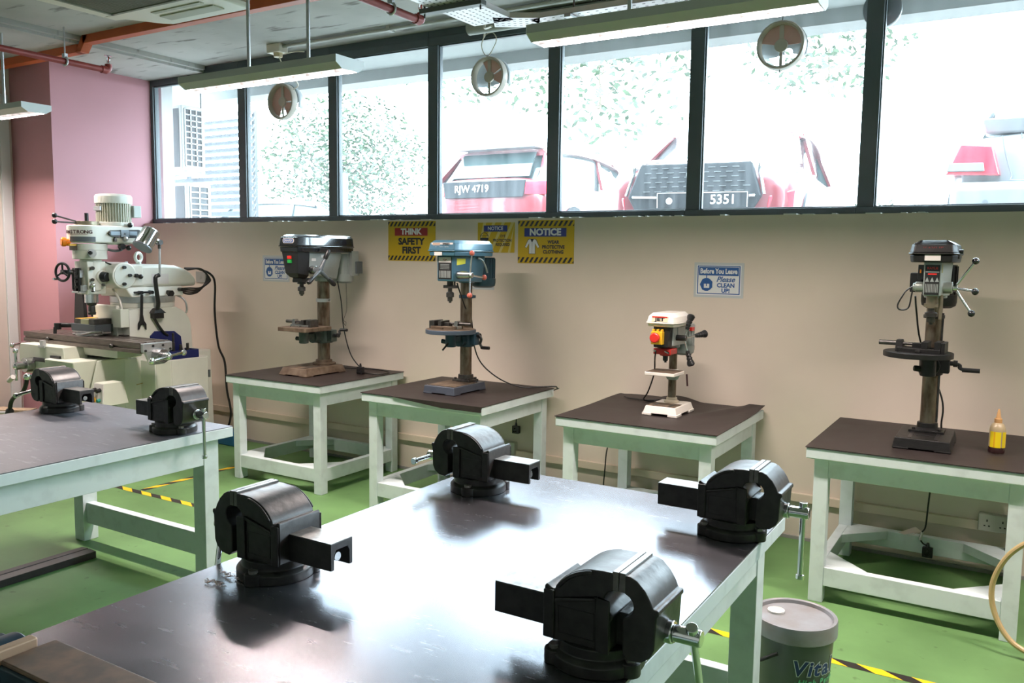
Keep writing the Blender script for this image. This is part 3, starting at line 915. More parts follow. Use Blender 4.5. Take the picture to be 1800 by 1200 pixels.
arm(t1, x, yc, -.575, .955, 1.052, .0445, greencast)
TB = MB().prism([(x - .125, -.700), (x + .125, -.700), (x + .138, -.688), (x + .138, -.44), (x + .125, -.428), (x - .125, -.428), (x - .138, -.44), (x - .138, -.688)], 'z', 1.055, 1.083)
TB.build('work_table', rust, parent=t1, bevel=.003)
crank(t1, (x + .09, yc, 1.015), .05, .045, .055, hang=(0, .4, .8))
cable(t1, [(x + .05, -.28, 1.40), (x + .075, -.27, 1.25), (x + .09, -.26, 1.05), (x + .14, -.24, .86), (x + .26, -.25, .758), (x + .33, -.30, .75), (x + .45, -.30, .75), (x + .47, -.20, .75), (x + .36, -.13, .75), (x + .22, -.12, .75), (x + .08, -.25, .76)])
plug((x + .31, -.33, ZM + .028), t1)
cable(t1, [(x + .05, -.19, 1.39), (x + .055, -.19, 1.2), (x + .04, -.2, 1.13), (x + .03, -.2, 1.10), (x + .05, -.2, 1.07), (x + .055, -.2, 1.095), (x + .035, -.2, 1.105)], .0016, 'hanging_wire', 6)

# --- press 2: blue
x, yc, ys = -3.050, -.430, -.610
t2 = thing('drill_press', 'blue bench drill press with three red-knobbed levers and a slate base', 'drill press', (x, -.55, ZM), 0, 'drill presses along the back wall')
base_plate(t2, x, -.728, -.372, .119, .050, blueb, .006)
MB().box(x - .10, x + .10, -.70, -.45, ZM + .050, ZM + .0525).build('base_top', rust, parent=t2)
MB().box(x - .065, x + .065, yc - .06, yc + .05, ZM + .05, ZM + .064).cyl((x - .05, yc - .045, ZM + .06), (x - .05, yc - .045, ZM + .076), .010, n=6).cyl((x + .05, yc - .045, ZM + .06), (x + .05, yc - .045, ZM + .076), .010, n=6).cyl((x + .05, yc + .035, ZM + .06), (x + .05, yc + .035, ZM + .076), .010, n=6).build('column_foot', dsteel, parent=t2, bevel=.002)
column(t2, x, yc, .0375, ZM + .05, 1.46, .045, dsteel)
MB().cyl((x, yc, 1.328), (x, yc, 1.350), .047, n=28).box(x + .03, x + .06, yc - .02, yc + .02, 1.330, 1.348).build('depth_ring', bluesteel, parent=t2, bevel=.002)
hb = MB()
hb.hexa([(x - .060, -.665, 1.440), (x + .060, -.665, 1.440), (x + .075, -.36, 1.430), (x - .075, -.36, 1.430)],
        [(x - .062, -.665, 1.598), (x + .062, -.665, 1.598), (x + .085, -.34, 1.598), (x - .085, -.34, 1.598)])
hb.cyl((x, yc, 1.425), (x, yc, 1.46), .052, n=24)
hb.build('head', bluep, parent=t2, bevel=.008, segs=3)
belt_cover(t2, x, -.705, -.255, .122, .098, 1.595, 1.628, 1.692, bluep, .06, .020)
bb = MB()
bb.m(0).box(x - .080, x + .080, -.6965, -.693, 1.637, 1.676)
bb.m(1).box(x - .076, x + .076, -.698, -.6965, 1.638, 1.655)
bb.m(1).text('SPEED', .020, (x + .030, -.699, 1.666), (1, 0, 0), (0, 0, 1), .02, .25)
bb.m(0).text('16mm DRILL PRESS', .0125, (x, -.6995, 1.6465), (1, 0, 0), (0, 0, 1), .008)
bb.m(2).box(x - .070, x - .015, -.6975, -.6965, 1.659, 1.674)
bb.build('badge', [label_w, signk, mat('badge_tan', (.42, .30, .24), .5)], parent=t2)
MB().box(x - .055, x + .003, -.7025, -.6995, 1.598, 1.620).build('sticker', label_w, parent=t2)
fp = MB()
fp.m(0).box(x - .050, x + .050, -.6665, -.664, 1.452, 1.590)
fp.m(1).box(x - .046, x + .046, -.668, -.6665, 1.555, 1.588)
fp.m(2).text('TOP', .016, (x, -.669, 1.571), (1, 0, 0), (0, 0, 1), .02)
for k in range(8):
    fp.m(3).box(x - .040 + k * .0108, x - .034 + k * .0108, -.668, -.6665, 1.462, 1.505)
for k in range(4):
    fp.m(3).box(x - .034, x + .034, -.668, -.6665, 1.515 + k * .009, 1.518 + k * .009)
fp.build('speed_chart', [black, label_w, signred, grey], parent=t2)
ys2 = MB()
ys2.m(0).hexa([(x + .0605, -.630, 1.536), (x + .0635, -.630, 1.536), (x + .0690, -.545, 1.536), (x + .0660, -.545, 1.536)],
              [(x + .0625, -.630, 1.580), (x + .0655, -.630, 1.580), (x + .0715, -.545, 1.580), (x + .0685, -.545, 1.580)])
ys2.build('warning_sticker', [mat('sticker_yellow', (.75, .66, .05), .5)], parent=t2)
m2 = motor(t2, (x + .015, -.255), .078, 1.392, 1.588, bluesteel, bluesteel)
MB().tube([(x + .085, -.43, 1.585), (x + .10, -.40, 1.57), (x + .105, -.37, 1.53), (x + .105, -.35, 1.49)], .0065, 8, 5).build('belt_lever', grey, parent=t2)
MB().cyl((x, ys, 1.40), (x, ys, 1.445), .020, n=20).box(x - .035, x + .045, ys - .025, ys + .025, 1.396, 1.415).cyl((x + .035, ys, 1.41), (x + .035, ys, 1.44), .006, n=8).build('quill_collar', dsteel, parent=t2, bevel=.003)
chuck(t2, x, ys, 1.315, 1.40, .0245)
hub = Vector((x + .150, ys - .005, 1.480))
MB().cyl((x + .055, ys - .005, 1.480), (x + .155, ys - .005, 1.480), .027, .022, n=24).cyl((x + .155, ys - .005, 1.480), (x + .170, ys - .005, 1.480), .018, n=6).build('feed_hub', steel, parent=t2, bevel=.003)
spokes(t2, hub, [((.10, .02, 1), .135), ((.06, .96, -.10), .15), ((.10, -.14, -.9), .125)], chrome, salmon)
arm(t2, x, yc, -.60, 1.018, 1.112, .0375, bluesteel, .042)
MB().cyl((x, -.60, 1.114), (x, -.60, 1.140), .158, n=48).build('work_table', mat('table_blue_rim', (.075, .10, .14), .45, .3), parent=t2, bevel=.003)
MB().cyl((x, -.60, 1.140), (x, -.60, 1.1415), .154, n=48).build('table_face', rust, parent=t2)
crank(t2, (x + .08, yc, 1.092), .025, .075, .055, hang=(.1, 0, -1))
MB().cyl((x + .005, -.625, 1.06), (x - .02, -.66, 1.01), .006, n=8).build('clamp_lever', black, parent=t2)
cable(t2, [(x + .045, -.60, 1.43), (x + .05, -.58, 1.38), (x + .02, -.47, 1.27), (x + .01, -.385, 1.19), (x + .03, -.38, 1.02), (x + .08, -.36, .90), (x + .18, -.29, .80), (x + .30, -.22, .752), (x + .40, -.17, .757), (x + .50, -.14, .765), (x + .508, -.12, .748)])
c2 = cable(t2, [(x + .15, -.05, .60), (x + .155, -.045, .52), (x + .155, -.045, .47)])
MB().tube([(x + .508, -.12, .748), (x + .47, -.058, .735), (x + .3, -.05, .66), (x + .15, -.05, .60)], .004, 8, 5).build('cord_drop', cord_m, parent=c2)
plug((x + .155, -.045, .425), c2)

# --- press 3: small white
x, yc, ys = -1.652, -.425, -.545
t3 = thing('drill_press', 'small white bench drill press with a red emergency button and red guard bracket', 'drill press', (x, -.49, ZM), 0, 'drill presses along the back wall')
b = MB()
b.taper(x - .098, x + .098, -.612, -.335, ZM + .012, ZM + .052, .012, .012)
for sx in (-1, 1):
    for (ya, yb) in ((-.615, -.535), (-.415, -.332)):
        xa = x + sx * .101
        b.box(min(xa, xa - sx * .055), max(xa, xa - sx * .055), ya, yb, ZM, ZM + .016)
b.build('base', jetw, parent=t3, bevel=.004)
MB().box(x - .078, x + .078, -.592, -.475, ZM + .052, ZM + .054).build('base_top', rust, parent=t3)
s3 = MB()
for dx in (-.045, .045):
    s3.box(x + dx - .007, x + dx + .007, -.590, -.50, ZM + .054, ZM + .0552)
s3.build('base_slot', black, parent=t3)
column(t3, x, yc, .0225, ZM + .05, 1.14, .032, mat('cream_flange', (.50, .44, .33), .5))
hb = MB()
hb.box(x - .055, x + .055, -.58, -.36, 1.125, 1.236)
hb.cyl((x, yc, 1.105), (x, yc, 1.14), .036, n=24)
hb.build('head', grey, parent=t3, bevel=.006)
sb = MB().hexa([(x - .040, -.625, 1.122), (x + .040, -.625, 1.122), (x + .048, -.58, 1.115), (x - .048, -.58, 1.115)],
               [(x - .046, -.615, 1.232), (x + .052, -.615, 1.232), (x + .052, -.58, 1.232), (x - .052, -.58, 1.232)])
sb.build('switch_housing', black, parent=t3, bevel=.004)
yb = MB().box(x - .044, x + .020, -.655, -.622, 1.138, 1.208)
for k in range(3):
    yb.box(x - .040 + k * .024, x - .030 + k * .024, -.652, -.626, 1.206, 1.220)
y3 = yb.build('switch_cover', yellow, parent=t3, bevel=.003)
MB().lathe((x - .014, -.655, 1.176), (0, -1, 0), [(.016, 0), (.018, .008), (.027, .014), (.027, .026), (.022, .030)], 24).build('emergency_button', red, parent=y3)
belt_cover(t3, x, -.640, -.350, .088, .076, 1.232, 1.254, 1.306, jetw, .03, .018)
jb = MB()
jb.m(0).box(x - .048, x + .042, -.6395, -.630, 1.260, 1.290)
jb.m(1).box(x - .045, x + .040, -.641, -.6395, 1.2825, 1.289)
jb.m(2).text('JET', .024, (x - .002, -.6405, 1.2725), (1, 0, 0), (0, 0, 1), .045, 0, 1.6)
jb.build('badge', [mat('badge_cream', (.75, .68, .50), .5), red, signk], parent=t3)
rg = MB().box(x - .050, x + .050, -.600, -.50, 1.080, 1.112).cyl((x, ys, 1.07), (x, ys, 1.12), .032, n=20)
rg.build('guard_bracket', redp, parent=t3, bevel=.004)
MB().cyl((x + .02, -.606, 1.100), (x + .045, -.612, 1.090), .005, n=8).cyl((x - .048, -.60, 1.10), (x - .035, -.615, 1.10), .006, n=8).build('guard_screw', chrome, parent=t3)
chuck(t3, x, ys, 1.042, 1.09, .021, black)
hub = Vector((x + .098, -.53, 1.170))
MB().cyl((x + .050, -.53, 1.170), (x + .110, -.53, 1.170), .016, n=20).build('feed_hub', black, parent=t3, bevel=.003)
spokes(t3, hub, [((.12, .35, .80), .085), ((.30, .75, .08), .125), ((.20, .12, -.80), .105)], chrome, black, 'grip', .0045)
MB().hexa([(x + .055, -.52, 1.155), (x + .058, -.52, 1.155), (x + .058, -.37, 1.135), (x + .055, -.37, 1.135)],
          [(x + .055, -.52, 1.225), (x + .058, -.52, 1.225), (x + .058, -.37, 1.225), (x + .055, -.37, 1.225)]).build('side_plate', grey, parent=t3)
m3 = motor(t3, (x + .012, -.300), .062, 1.055, 1.232, grey, grey)
MB().box(x + .055, x + .075, -.34, -.30, 1.195, 1.215).build('motor_label', red, parent=m3)
b = MB().box(x - .085, x + .085, -.630, -.470, .966, .984)
b.hexa([(x - .03, -.470, .966), (x + .03, -.470, .966), (x + .035, yc, .966), (x - .035, yc, .966)], [(x - .03, -.470, .984), (x + .03, -.470, .984), (x + .035, yc, .984), (x - .035, yc, .984)])
b.build('work_table', jetw, parent=t3, bevel=.003)
MB().box(x - .080, x + .080, -.625, -.475, .984, .9855).build('table_face', rust, parent=t3)
MB().lathe((x, yc, .925), (0, 0, 1), [(.030, 0), (.040, .02), (.048, .045), (.036, .05)], 24).build('table_clamp', mat('pale_green_casting', (.36, .45, .38), .5), parent=t3)
MB().cyl((x + .082, yc, .96), (x + .092, yc - .01, .895), .0055, n=8).build('clamp_lever', mat('maroon_grip', (.05, .012, .016), .4), parent=t3)
cable(t3, [(x - .035, -.60, 1.10), (x - .045, -.585, 1.05), (x - .10, -.45, .95), (x - .19, -.31, .82), (x - .235, -.26, .765), (x - .20, -.22, .752), (x - .05, -.20, .753), (x + .0, -.22, .760), (x - .08, -.20, .775), (x - .2, -.24, .76), (x - .33, -.22, .755), (x - .41, -.14, .748)])
c3 = cable(t3, [(-2.10, -.10, .60), (-2.155, -.10, .50), (-2.20, -.08, .38), (-2.22, -.06, .25), (-2.235, -.05, .07), (-2.20, -.10, .012)], name='cord_drop')

# --- press 4: tall black
x, yc, ys = -.353, -.465, -.640
t4 = thing('drill_press', 'tall black bench drill press with chrome feed levers, round table and black base', 'drill press', (x, -.55, ZM), 0, 'drill presses along the back wall')
base_plate(t4, x, -.712, -.362, .122, .052, castblk, .008)
MB().box(x - .075, x + .075, yc - .062, yc + .05, ZM + .05, ZM + .062).cyl((x - .055, yc - .045, ZM + .06), (x - .055, yc - .045, ZM + .072), .008, n=6).cyl((x + .055, yc - .045, ZM + .06), (x + .055, yc - .045, ZM + .072), .008, n=6).build('column_foot', castblk, parent=t4, bevel=.002)
column(t4, x, yc, .0345, ZM + .052, 1.46, .042, castblk)
MB().box(x + .033, x + .042, yc - .006, yc + .006, .84, 1.36).build('rack', dsteel, parent=t4)
MB().cyl((x, yc, 1.335), (x, yc, 1.350), .046, n=24).build('depth_ring', castblk, parent=t4)
hb = MB()
hb.hexa([(x - .034, -.690, 1.446), (x + .034, -.690, 1.446), (x + .055, -.40, 1.440), (x - .055, -.40, 1.440)],
        [(x - .036, -.690, 1.60), (x + .036, -.690, 1.60), (x + .06, -.38, 1.60), (x - .06, -.38, 1.60)])
hb.cyl((x, yc, 1.43), (x, yc, 1.46), .05, n=24)
hb.build('head', mat('grey_green_head', (.30, .34, .32), .35, .2), parent=t4, bevel=.005)
fp = MB()
fp.m(0).box(x - .030, x + .030, -.694, -.690, 1.452, 1.585)
fp.m(1).text('KAYLIE', .014, (x, -.6945, 1.570), (1, 0, 0), (0, 0, 1), .03)
fp.m(1).box(x - .018, x + .018, -.6952, -.694, 1.541, 1.547)
fp.m(2).box(x - .027, x + .027, -.6952, -.694, 1.552, 1.555)
for k in range(3):
    fp.m(2).prism([(x - .028 + k * .020, 1.510), (x - .012 + k * .020, 1.510), (x - .020 + k * .020, 1.530)], 'y', -.6952, -.694)
for k in range(9):
    fp.m(2).box(x - .026 + k * .006, x - .023 + k * .006, -.6952, -.694, 1.462, 1.500)
fp.build('speed_chart', [black, red, grey], parent=t4)
MB().box(x + .0345, x + .038, -.68, -.64, 1.55, 1.588).build('warning_sticker', mat('sticker_mustard', (.42, .33, .06), .5), parent=t4)
belt_cover(t4, x, -.735, -.330, .098, .080, 1.596, 1.636, 1.695, castblk, .03, .030)
lg = MB()
lg.text('KAYLIE', .026, (x + .0, -.7285, 1.655), (1, 0, 0), (0, 0, 1), .01)
lg.build('badge', mat('badge_dull_red', (.16, .018, .016), .5), parent=t4)
MB().box(x - .032, x + .032, -.731, -.727, 1.604, 1.630).build('sticker', label_w, parent=t4)
MB().cyl((x + .095, -.60, 1.645), (x + .112, -.60, 1.645), .010, n=12).cyl((x + .09, -.62, 1.622), (x + .10, -.62, 1.622), .009, n=10).build('cover_latch', black, parent=t4)
m4 = motor(t4, (x + .0, -.270), .078, 1.375, 1.585, castblk, castblk)
MB().box(x - .125, x - .07, -.36, -.28, 1.45, 1.545).build('switch_box', black, parent=t4, bevel=.006)
MB().box(x - .062, x - .036, -.66, -.60, 1.52, 1.585).box(x - .055, x - .046, -.664, -.66, 1.545, 1.565).build('side_switch', black, parent=t4, bevel=.003)
MB().box(x - .054, x - .048, -.667, -.663, 1.547, 1.563).build('switch_rocker', orange, parent=t4)
MB().cyl((x - .075, -.60, 1.483), (x - .03, -.60, 1.483), .024, n=20).cyl((x - .085, -.60, 1.483), (x - .075, -.60, 1.483), .018, n=16).build('spring_housing', mat('pale_zinc', (.42, .46, .42), .3, .6), parent=t4, bevel=.003)
MB().cyl((x, ys, 1.39), (x, ys, 1.45), .024, n=20).box(x - .03, x + .03, ys - .02, ys + .02, 1.395, 1.41).cyl((x + .038, ys - .01, 1.34), (x + .038, ys - .01, 1.45), .008, n=12).build('quill', mat('stained_quill', (.24, .20, .14), .35, .7), parent=t4)
chuck(t4, x, ys, 1.325, 1.395, .0265, dsteel)
hub = Vector((x + .085, -.60, 1.483))
MB().cyl((x + .035, -.60, 1.483), (x + .078, -.60, 1.483), .027, n=24).build('feed_dial', mat('zinc_dial', (.42, .46, .42), .3, .6), parent=t4, bevel=.003)
MB().cyl((x + .078, -.60, 1.483), (x + .098, -.60, 1.483), .018, n=18).build('feed_hub', chrome, parent=t4, bevel=.003)
spokes(t4, hub, [((.55, -.10, .85), .145), ((.80, -.55, -.12), .105), ((.55, -.05, -.83), .135)], chrome, glossblk, 'ball', .0055, .0155)
arm(t4, x, yc, -.62, 1.066, 1.160, .0345, castblk, .042)
MB().cyl((x - .045, -.62, 1.162), (x - .045, -.62, 1.187), .148, n=48).build('work_table', castblk, parent=t4, bevel=.003)
crank(t4, (x + .075, yc, 1.125), .03, .035, .065, hang=(.6, -.2, -.7))
cable(t4, [(x - .085, -.60, 1.485), (x - .115, -.60, 1.46), (x - .145, -.60, 1.40), (x - .135, -.60, 1.375), (x - .10, -.60, 1.385), (x - .09, -.60, 1.44), (x - .085, -.60, 1.478)], .0035, 'switch_lead')
cable(t4, [(x - .075, -.58, 1.44), (x - .068, -.55, 1.36), (x - .05, -.43, 1.20), (x + .05, -.41, .95), (x + .055, -.40, .82), (x + .06, -.39, .752)])
c4 = cable(t4, [(x + .02, -.42, .60), (x + .022, -.36, .50), (x + .012, -.28, .38), (x + .0, -.20, .25), (x - .02, -.15, .20), (x - .025, -.14, .165), (x - .012, -.135, .14), (x + .012, -.135, .13)], name='cord_drop')
MB().poly([(x - .02, -.150, .205), (x - .10, -.152, .175), (x - .13, -.150, .180), (x - .05, -.146, .225)]).poly([(x - .02, -.150, .205), (x - .09, -.165, .168), (x - .05, -.148, .19)]).build('paper_tag', mat('tag_pink_paper', (.62, .48, .46), .7), parent=c4)
MB().cyl((x - .015, -.155, .21), (x - .025, -.145, .16), .0065, n=10).build('cord_sleeve', label_w, parent=c4)
plug((x + .012, -.135, .098), c4)

# ------------------------------------------------------------------ drill vises on the work tables
def drill_vise(loc, rz, label, bodym, jaw, screw_len=.10, sc=1.0):
    t = thing('drill_vise', label, 'drill vise', loc, rz, 'small machine vises on the drill press tables')
    L = dict(world=False)
    b = MB().box(-.095 * sc, .075 * sc, -.055 * sc, -.020 * sc, 0, .018).box(-.095 * sc, .075 * sc, .020 * sc, .055 * sc, 0, .018)
    b.box(-.02 * sc, .0 * sc, -.068 * sc, .068 * sc, 0, .012).box(.052 * sc, .075 * sc, -.055 * sc, .055 * sc, 0, .020)
    b.build('vise_bed', bodym, parent=t, bevel=.002, **L)
    MB().box(-.095 * sc, -.07 * sc, -.052 * sc, .052 * sc, .012, .052).box(-.11 * sc, -.095 * sc, -.05 * sc, .05 * sc, .0, .05).build('fixed_jaw', jaw, parent=t, bevel=.002, **L)
    MB().box(-.045 * sc, -.02 * sc, -.050 * sc, .050 * sc, .016, .050).box(-.02 * sc, .02 * sc, -.02 * sc, .02 * sc, .016, .04).build('sliding_jaw', jaw, parent=t, bevel=.002, **L)
    MB().hexa([(.052 * sc, -.03 * sc, .0), (.085 * sc, -.03 * sc, .0), (.085 * sc, .03 * sc, .0), (.052 * sc, .03 * sc, .0)],
              [(.060 * sc, -.022 * sc, .052), (.082 * sc, -.022 * sc, .052), (.082 * sc, .022 * sc, .052), (.060 * sc, .022 * sc, .052)]).build('screw_block', steel if bodym is not castblk else castblk, parent=t, bevel=.003, **L)
    MB().cyl((-.03 * sc, 0, .034), ((.085) * sc, 0, .034), .007, n=12).cyl((.085 * sc, 0, .034), (.085 * sc + screw_len, 0, .034), .0115, n=16).cyl((.085 * sc + screw_len - .014, -.0118, .034), (.085 * sc + screw_len - .014, .0118, .034), .004, n=8).build('screw', dsteel, parent=t, bevel=.002, **L)
    return t
drill_vise((-4.35, -.575, 1.083), PI + .12, 'small steel machine vise on the square table of the black-hooded drill press', steel, dsteel, .065, .92)
drill_vise((-3.07, -.60, 1.1415), .05, 'small machine vise with a brown bed on the round table of the blue drill press', rust, dsteel, .085)
drill_vise((-.40, -.63, 1.187), PI - .06, 'small dark machine vise on the round table of the tall black drill press', castblk, castblk, .075, 1.08)

# ------------------------------------------------------------------ oil bottle
t = thing('oil_bottle', 'squeeze bottle of oil with yellow label and pointed nozzle', 'bottle', (-.060, -.545, ZM))
MB().lathe((-.06, -.545, ZM), (0, 0, 1), [(.030, 0), (.033, .004), (.033, .105), (.031, .118), (.024, .132), (.016, .138), (.014, .142)], 28).build('body', bottle_m, parent=t)
MB().lathe((-.06, -.545, ZM), (0, 0, 1), [(.0325, .002), (.0335, .006), (.0336, .028), (.0330, .029)], 28).build('oil_level', oil, parent=t)
lb = MB(); seg = 22
for k in range(seg):
    a0, a1 = -2.5 + 3.9 * k / seg, -2.5 + 3.9 * (k + 1) / seg
    if k == 8: continue
    R = .0342
    lb.mi = 1 if (k in (3, 12, 15, 18)) else 0
    lb.poly([(-.06 + R * math.cos(a), -.545 + R * math.sin(a), ZM + z) for a, z in ((a0, .028), (a1, .028), (a1, .100), (a0, .100))])
lb.build('bottle_label', [mat('label_yellow', (.78, .60, .01), .4), mat('label_amber', (.72, .36, .01), .4)], parent=t)
MB().lathe((-.06, -.545, ZM + .138), (0, 0, 1), [(.016, 0), (.016, .018), (.012, .020), (.0095, .028), (.0042, .060), (.003, .062)], 20).build('nozzle', mat('nozzle_tan', (.55, .30, .12), .4), parent=t)

# ------------------------------------------------------------------ milling machine
XM = -5.97
mm = thing('milling_machine', 'large cream turret milling machine in the corner by the pink wall', 'milling machine', (XM, -.75, 0))
# pedestal and column
b = MB()
b.box(-6.26, -5.73, -1.30, -.20, 0, .12)
b.hexa([(-6.24, -1.16, .12), (-5.74, -1.16, .12), (-5.74, -.22, .12), (-6.24, -.22, .12)],
       [(-6.20, -1.05, .80), (-5.74, -1.05, .80), (-5.74, -.24, .80), (-6.20, -.24, .80)])
b.build('pedestal', millw, parent=mm, bevel=.012, segs=3)
prof = [(-.98, .78), (-.98, 1.155), (-.90, 1.165), (-.56, 1.165)] + [(-.60 + .17 * math.cos(a), .98 + .185 * math.sin(a)) for a in [math.radians(q) for q in (78, 60, 45, 30, 15, 0)]] + [(-.42, .80)]
MB().prism(prof, 'x', -6.18, -5.74).build('column', millw, parent=mm, bevel=.010, segs=3)
# column dovetail face, bracket block with screws
MB().box(-6.12, -5.82, -1.03, -.975, .62, 1.19).build('column_way', millw, parent=mm, bevel=.008)
MB().box(-5.83, -5.735, -1.055, -.985, 1.03, 1.165).cyl((-5.735, -1.05, 1.15), (-5.732, -1.05, 1.15), .007, n=8).build('way_block', millg, parent=mm, bevel=.008)
MB().box(-5.82, -5.745, -1.02, -.93, .82, .97).build('way_cover', dsteel, parent=mm)
# sloping apron of the pedestal and control panel
MB().hexa([(-5.76, -1.34, .46), (-5.735, -1.34, .46), (-5.735, -1.05, .46), (-5.76, -1.05, .46)],
          [(-5.76, -1.24, .80), (-5.735, -1.24, .80), (-5.735, -1.00, .80), (-5.76, -1.00, .80)]).build('pedestal_cheek', millg, parent=mm, bevel=.006)
cp = MB().hexa([(-5.65, -1.36, .50), (-5.51, -1.36, .50), (-5.51, -1.16, .50), (-5.65, -1.16, .50)],
               [(-5.65, -1.33, .66), (-5.54, -1.33, .66), (-5.54, -1.18, .66), (-5.65, -1.18, .66)]).build('control_box', millg, parent=mm, bevel=.005)
pb = MB().hexa([(-5.65, -1.364, .505), (-5.515, -1.364, .505), (-5.515, -1.358, .505), (-5.65, -1.358, .505)],
               [(-5.65, -1.336, .655), (-5.545, -1.336, .655), (-5.545, -1.329, .655), (-5.65, -1.329, .655)]).build('control_panel', label_w, parent=cp)
def pbtn(u, v, r, m, h, name):
    z = .505 + .15 * v; y = -1.364 + .028 * v; xx = -5.64 + (.115 - .03 * v) * u
    MB().cyl((xx, y, z), (xx, y - h, z - h * .18), r, n=16).build(name, m, parent=cp)
pbtn(.22, .72, .015, black, .03, 'selector_knob'); pbtn(.78, .72, .015, black, .03, 'selector_knob')
pbtn(.20, .25, .020, yellow, .012, 'stop_collar'); pbtn(.20, .25, .016, red, .038, 'stop_button'); pbtn(.78, .25, .013, teal_b, .022, 'start_button')
# side cabinet with doors
cbm = MB().box(-5.99, -5.565, -.90, -.41, .08, .772).build('cabinet', millw, parent=mm, bevel=.006)
MB().box(-5.567, -5.557, -.755, -.42, .10, .765).build('cabinet_door', millw, parent=cbm, bevel=.004)
MB().box(-5.567, -5.5595, -.89, -.765, .10, .765).build('cabinet_door', millg, parent=cbm, bevel=.004)
MB().box(-5.5575, -5.551, -.70, -.67, .48, .57).build('cabinet_latch', dgrey, parent=cbm)
MB().box(-5.565, -5.550, -.418, -.405, .60, .66).build('cabinet_hinge', dgrey, parent=cbm)
MB().box(-5.742, -5.734, -1.035, -.835, .14, .79).build('pedestal_door', millw, parent=mm, bevel=.003)
MB().cyl((-5.735, -.87, .60), (-5.715, -.87, .60), .010, n=12).cyl((-5.718, -.87, .60), (-5.718, -.95, .59), .0035, n=6).build('door_key', copper, parent=mm)
# knee, saddle
KC = MB().cyl((-6.03, -1.34, .70), (-6.03, -1.60, .70), .016, n=14).ball((-6.03, -1.60, .70), .026).build('knee_shaft', chrome, parent=mm)
MB().tube([(-6.03, -1.60, .70), (-6.05, -1.60, .64), (-6.10, -1.60, .58), (-6.19, -1.60, .545), (-6.25, -1.60, .50), (-6.28, -1.60, .43)], .015, 10, 5).ball((-6.28, -1.60, .42), .03).build('knee_crank', black, parent=KC)
MB().cyl((-6.28, -1.62, .415), (-6.43, -1.64, .40), .014, n=12).build('crank_handle', chrome, parent=KC)
kn = MB()
kn.hexa([(-6.16, -1.36, .50), (-5.80, -1.36, .50), (-5.78, -1.02, .42), (-6.16, -1.02, .42)],
        [(-6.16, -1.40, .80), (-5.80, -1.40, .80), (-5.78, -1.02, .80), (-6.16, -1.02, .80)])
kn.build('knee', millg, parent=mm, bevel=.010, segs=3)
sd = MB()
prof = [(-6.60, .74), (-6.60, .825), (-6.58, .885), (-6.02, .885), (-6.00, .825), (-6.00, .70), (-6.06, .70), (-6.06, .66), (-6.20, .66), (-6.52, .66), (-6.52, .70), (-6.56, .70), (-6.56, .74)]
sd.prism(prof, 'y', -1.34, -1.02)
sd.box(-6.5, -5.6, -1.18, -.98, .82, .888)
sd.build('saddle', millg, parent=mm, bevel=.006)
MB().box(-6.40, -6.08, -1.345, -1.338, .76, .79).build('saddle_strip', black, parent=mm)
MB().box(-6.30, -6.26, -1.35, -1.32, .885, .925).box(-6.32, -6.24, -1.352, -1.322, .868, .888).build('table_stop', galv, parent=mm, bevel=.003)
MB().cyl((-6.43, -1.30, .73), (-6.43, -1.40, .73), .055, n=24).cyl((-6.43, -1.40, .73), (-6.43, -1.47, .73), .03, n=20).build('cross_feed_dial', steel, parent=mm, bevel=.003)
ch_ = MB().cyl((-6.43, -1.46, .62), (-6.43, -1.46, .84), .011, n=12).ball((-6.43, -1.46, .845), .021).ball((-6.43, -1.46, .73), .026)
ch_.build('cross_feed_handle', chrome, parent=mm)
MB().cyl((-6.46, -1.50, .62), (-6.40, -1.50, .655), .018, n=12).build('handle_grip', label_w, parent=mm)
MB().box(-6.16, -6.04, -1.355, -1.335, .75, .82).box(-6.10, -6.07, -1.36, -1.34, .66, .70).build('knee_lock', black, parent=mm, bevel=.003)
# table with tee slots and end brackets
TY0, TY1, TZ0, TZ1 = -1.235, -.985, .885, .962
tb = MB()
pr = [(TY0, TZ0), (TY0, TZ0 + .026), (TY0 + .012, TZ0 + .028), (TY0 + .012, TZ0 + .040), (TY0, TZ0 + .042), (TY0, TZ1)]
for yy in (-1.185, -1.11, -1.035):
    pr += [(yy - .008, TZ1), (yy - .008, TZ1 - .018), (yy + .008, TZ1 - .018), (yy + .008, TZ1)]
pr += [(TY1, TZ1), (TY1, TZ0)]
tb.prism(pr, 'x', -6.72, -5.26)
mt_ = mat('mill_table_steel', (.20, .165, .145), .38, .75, var=.3, scale=12, stretch=(1, 6, 6))
tbo = tb.build('table', mt_, parent=mm, bevel=.002)
MB().ball((-6.38, TY0 - .004, TZ0 + .035), .018).build('table_dog', dsteel, parent=tbo)
MB().ball((-5.58, TY0 - .004, TZ0 + .035), .018).build('table_dog', dsteel, parent=tbo)
eb = MB().box(-5.26, -5.232, TY0 + .006, TY1 - .006, TZ0 + .008, TZ1 - .006)
eb.hexa([(-5.258, -1.17, .80), (-5.235, -1.17, .80), (-5.235, -1.05, .80), (-5.258, -1.05, .80)], [(-5.258, TY0 + .02, .90), (-5.235, TY0 + .02, .90), (-5.235, TY1 - .02, .90), (-5.258, TY1 - .02, .90)])
eb.build('end_bracket', galv, parent=tbo, bevel=.004)
for yy in (-1.21, -1.15, -1.07, -1.01):
    MB().cyl((-5.232, yy, .935 - .03 * (abs(yy + 1.11) > .08)), (-5.226, yy, .935 - .03 * (abs(yy + 1.11) > .08)), .009, n=8).build('bracket_screw', black, parent=tbo)

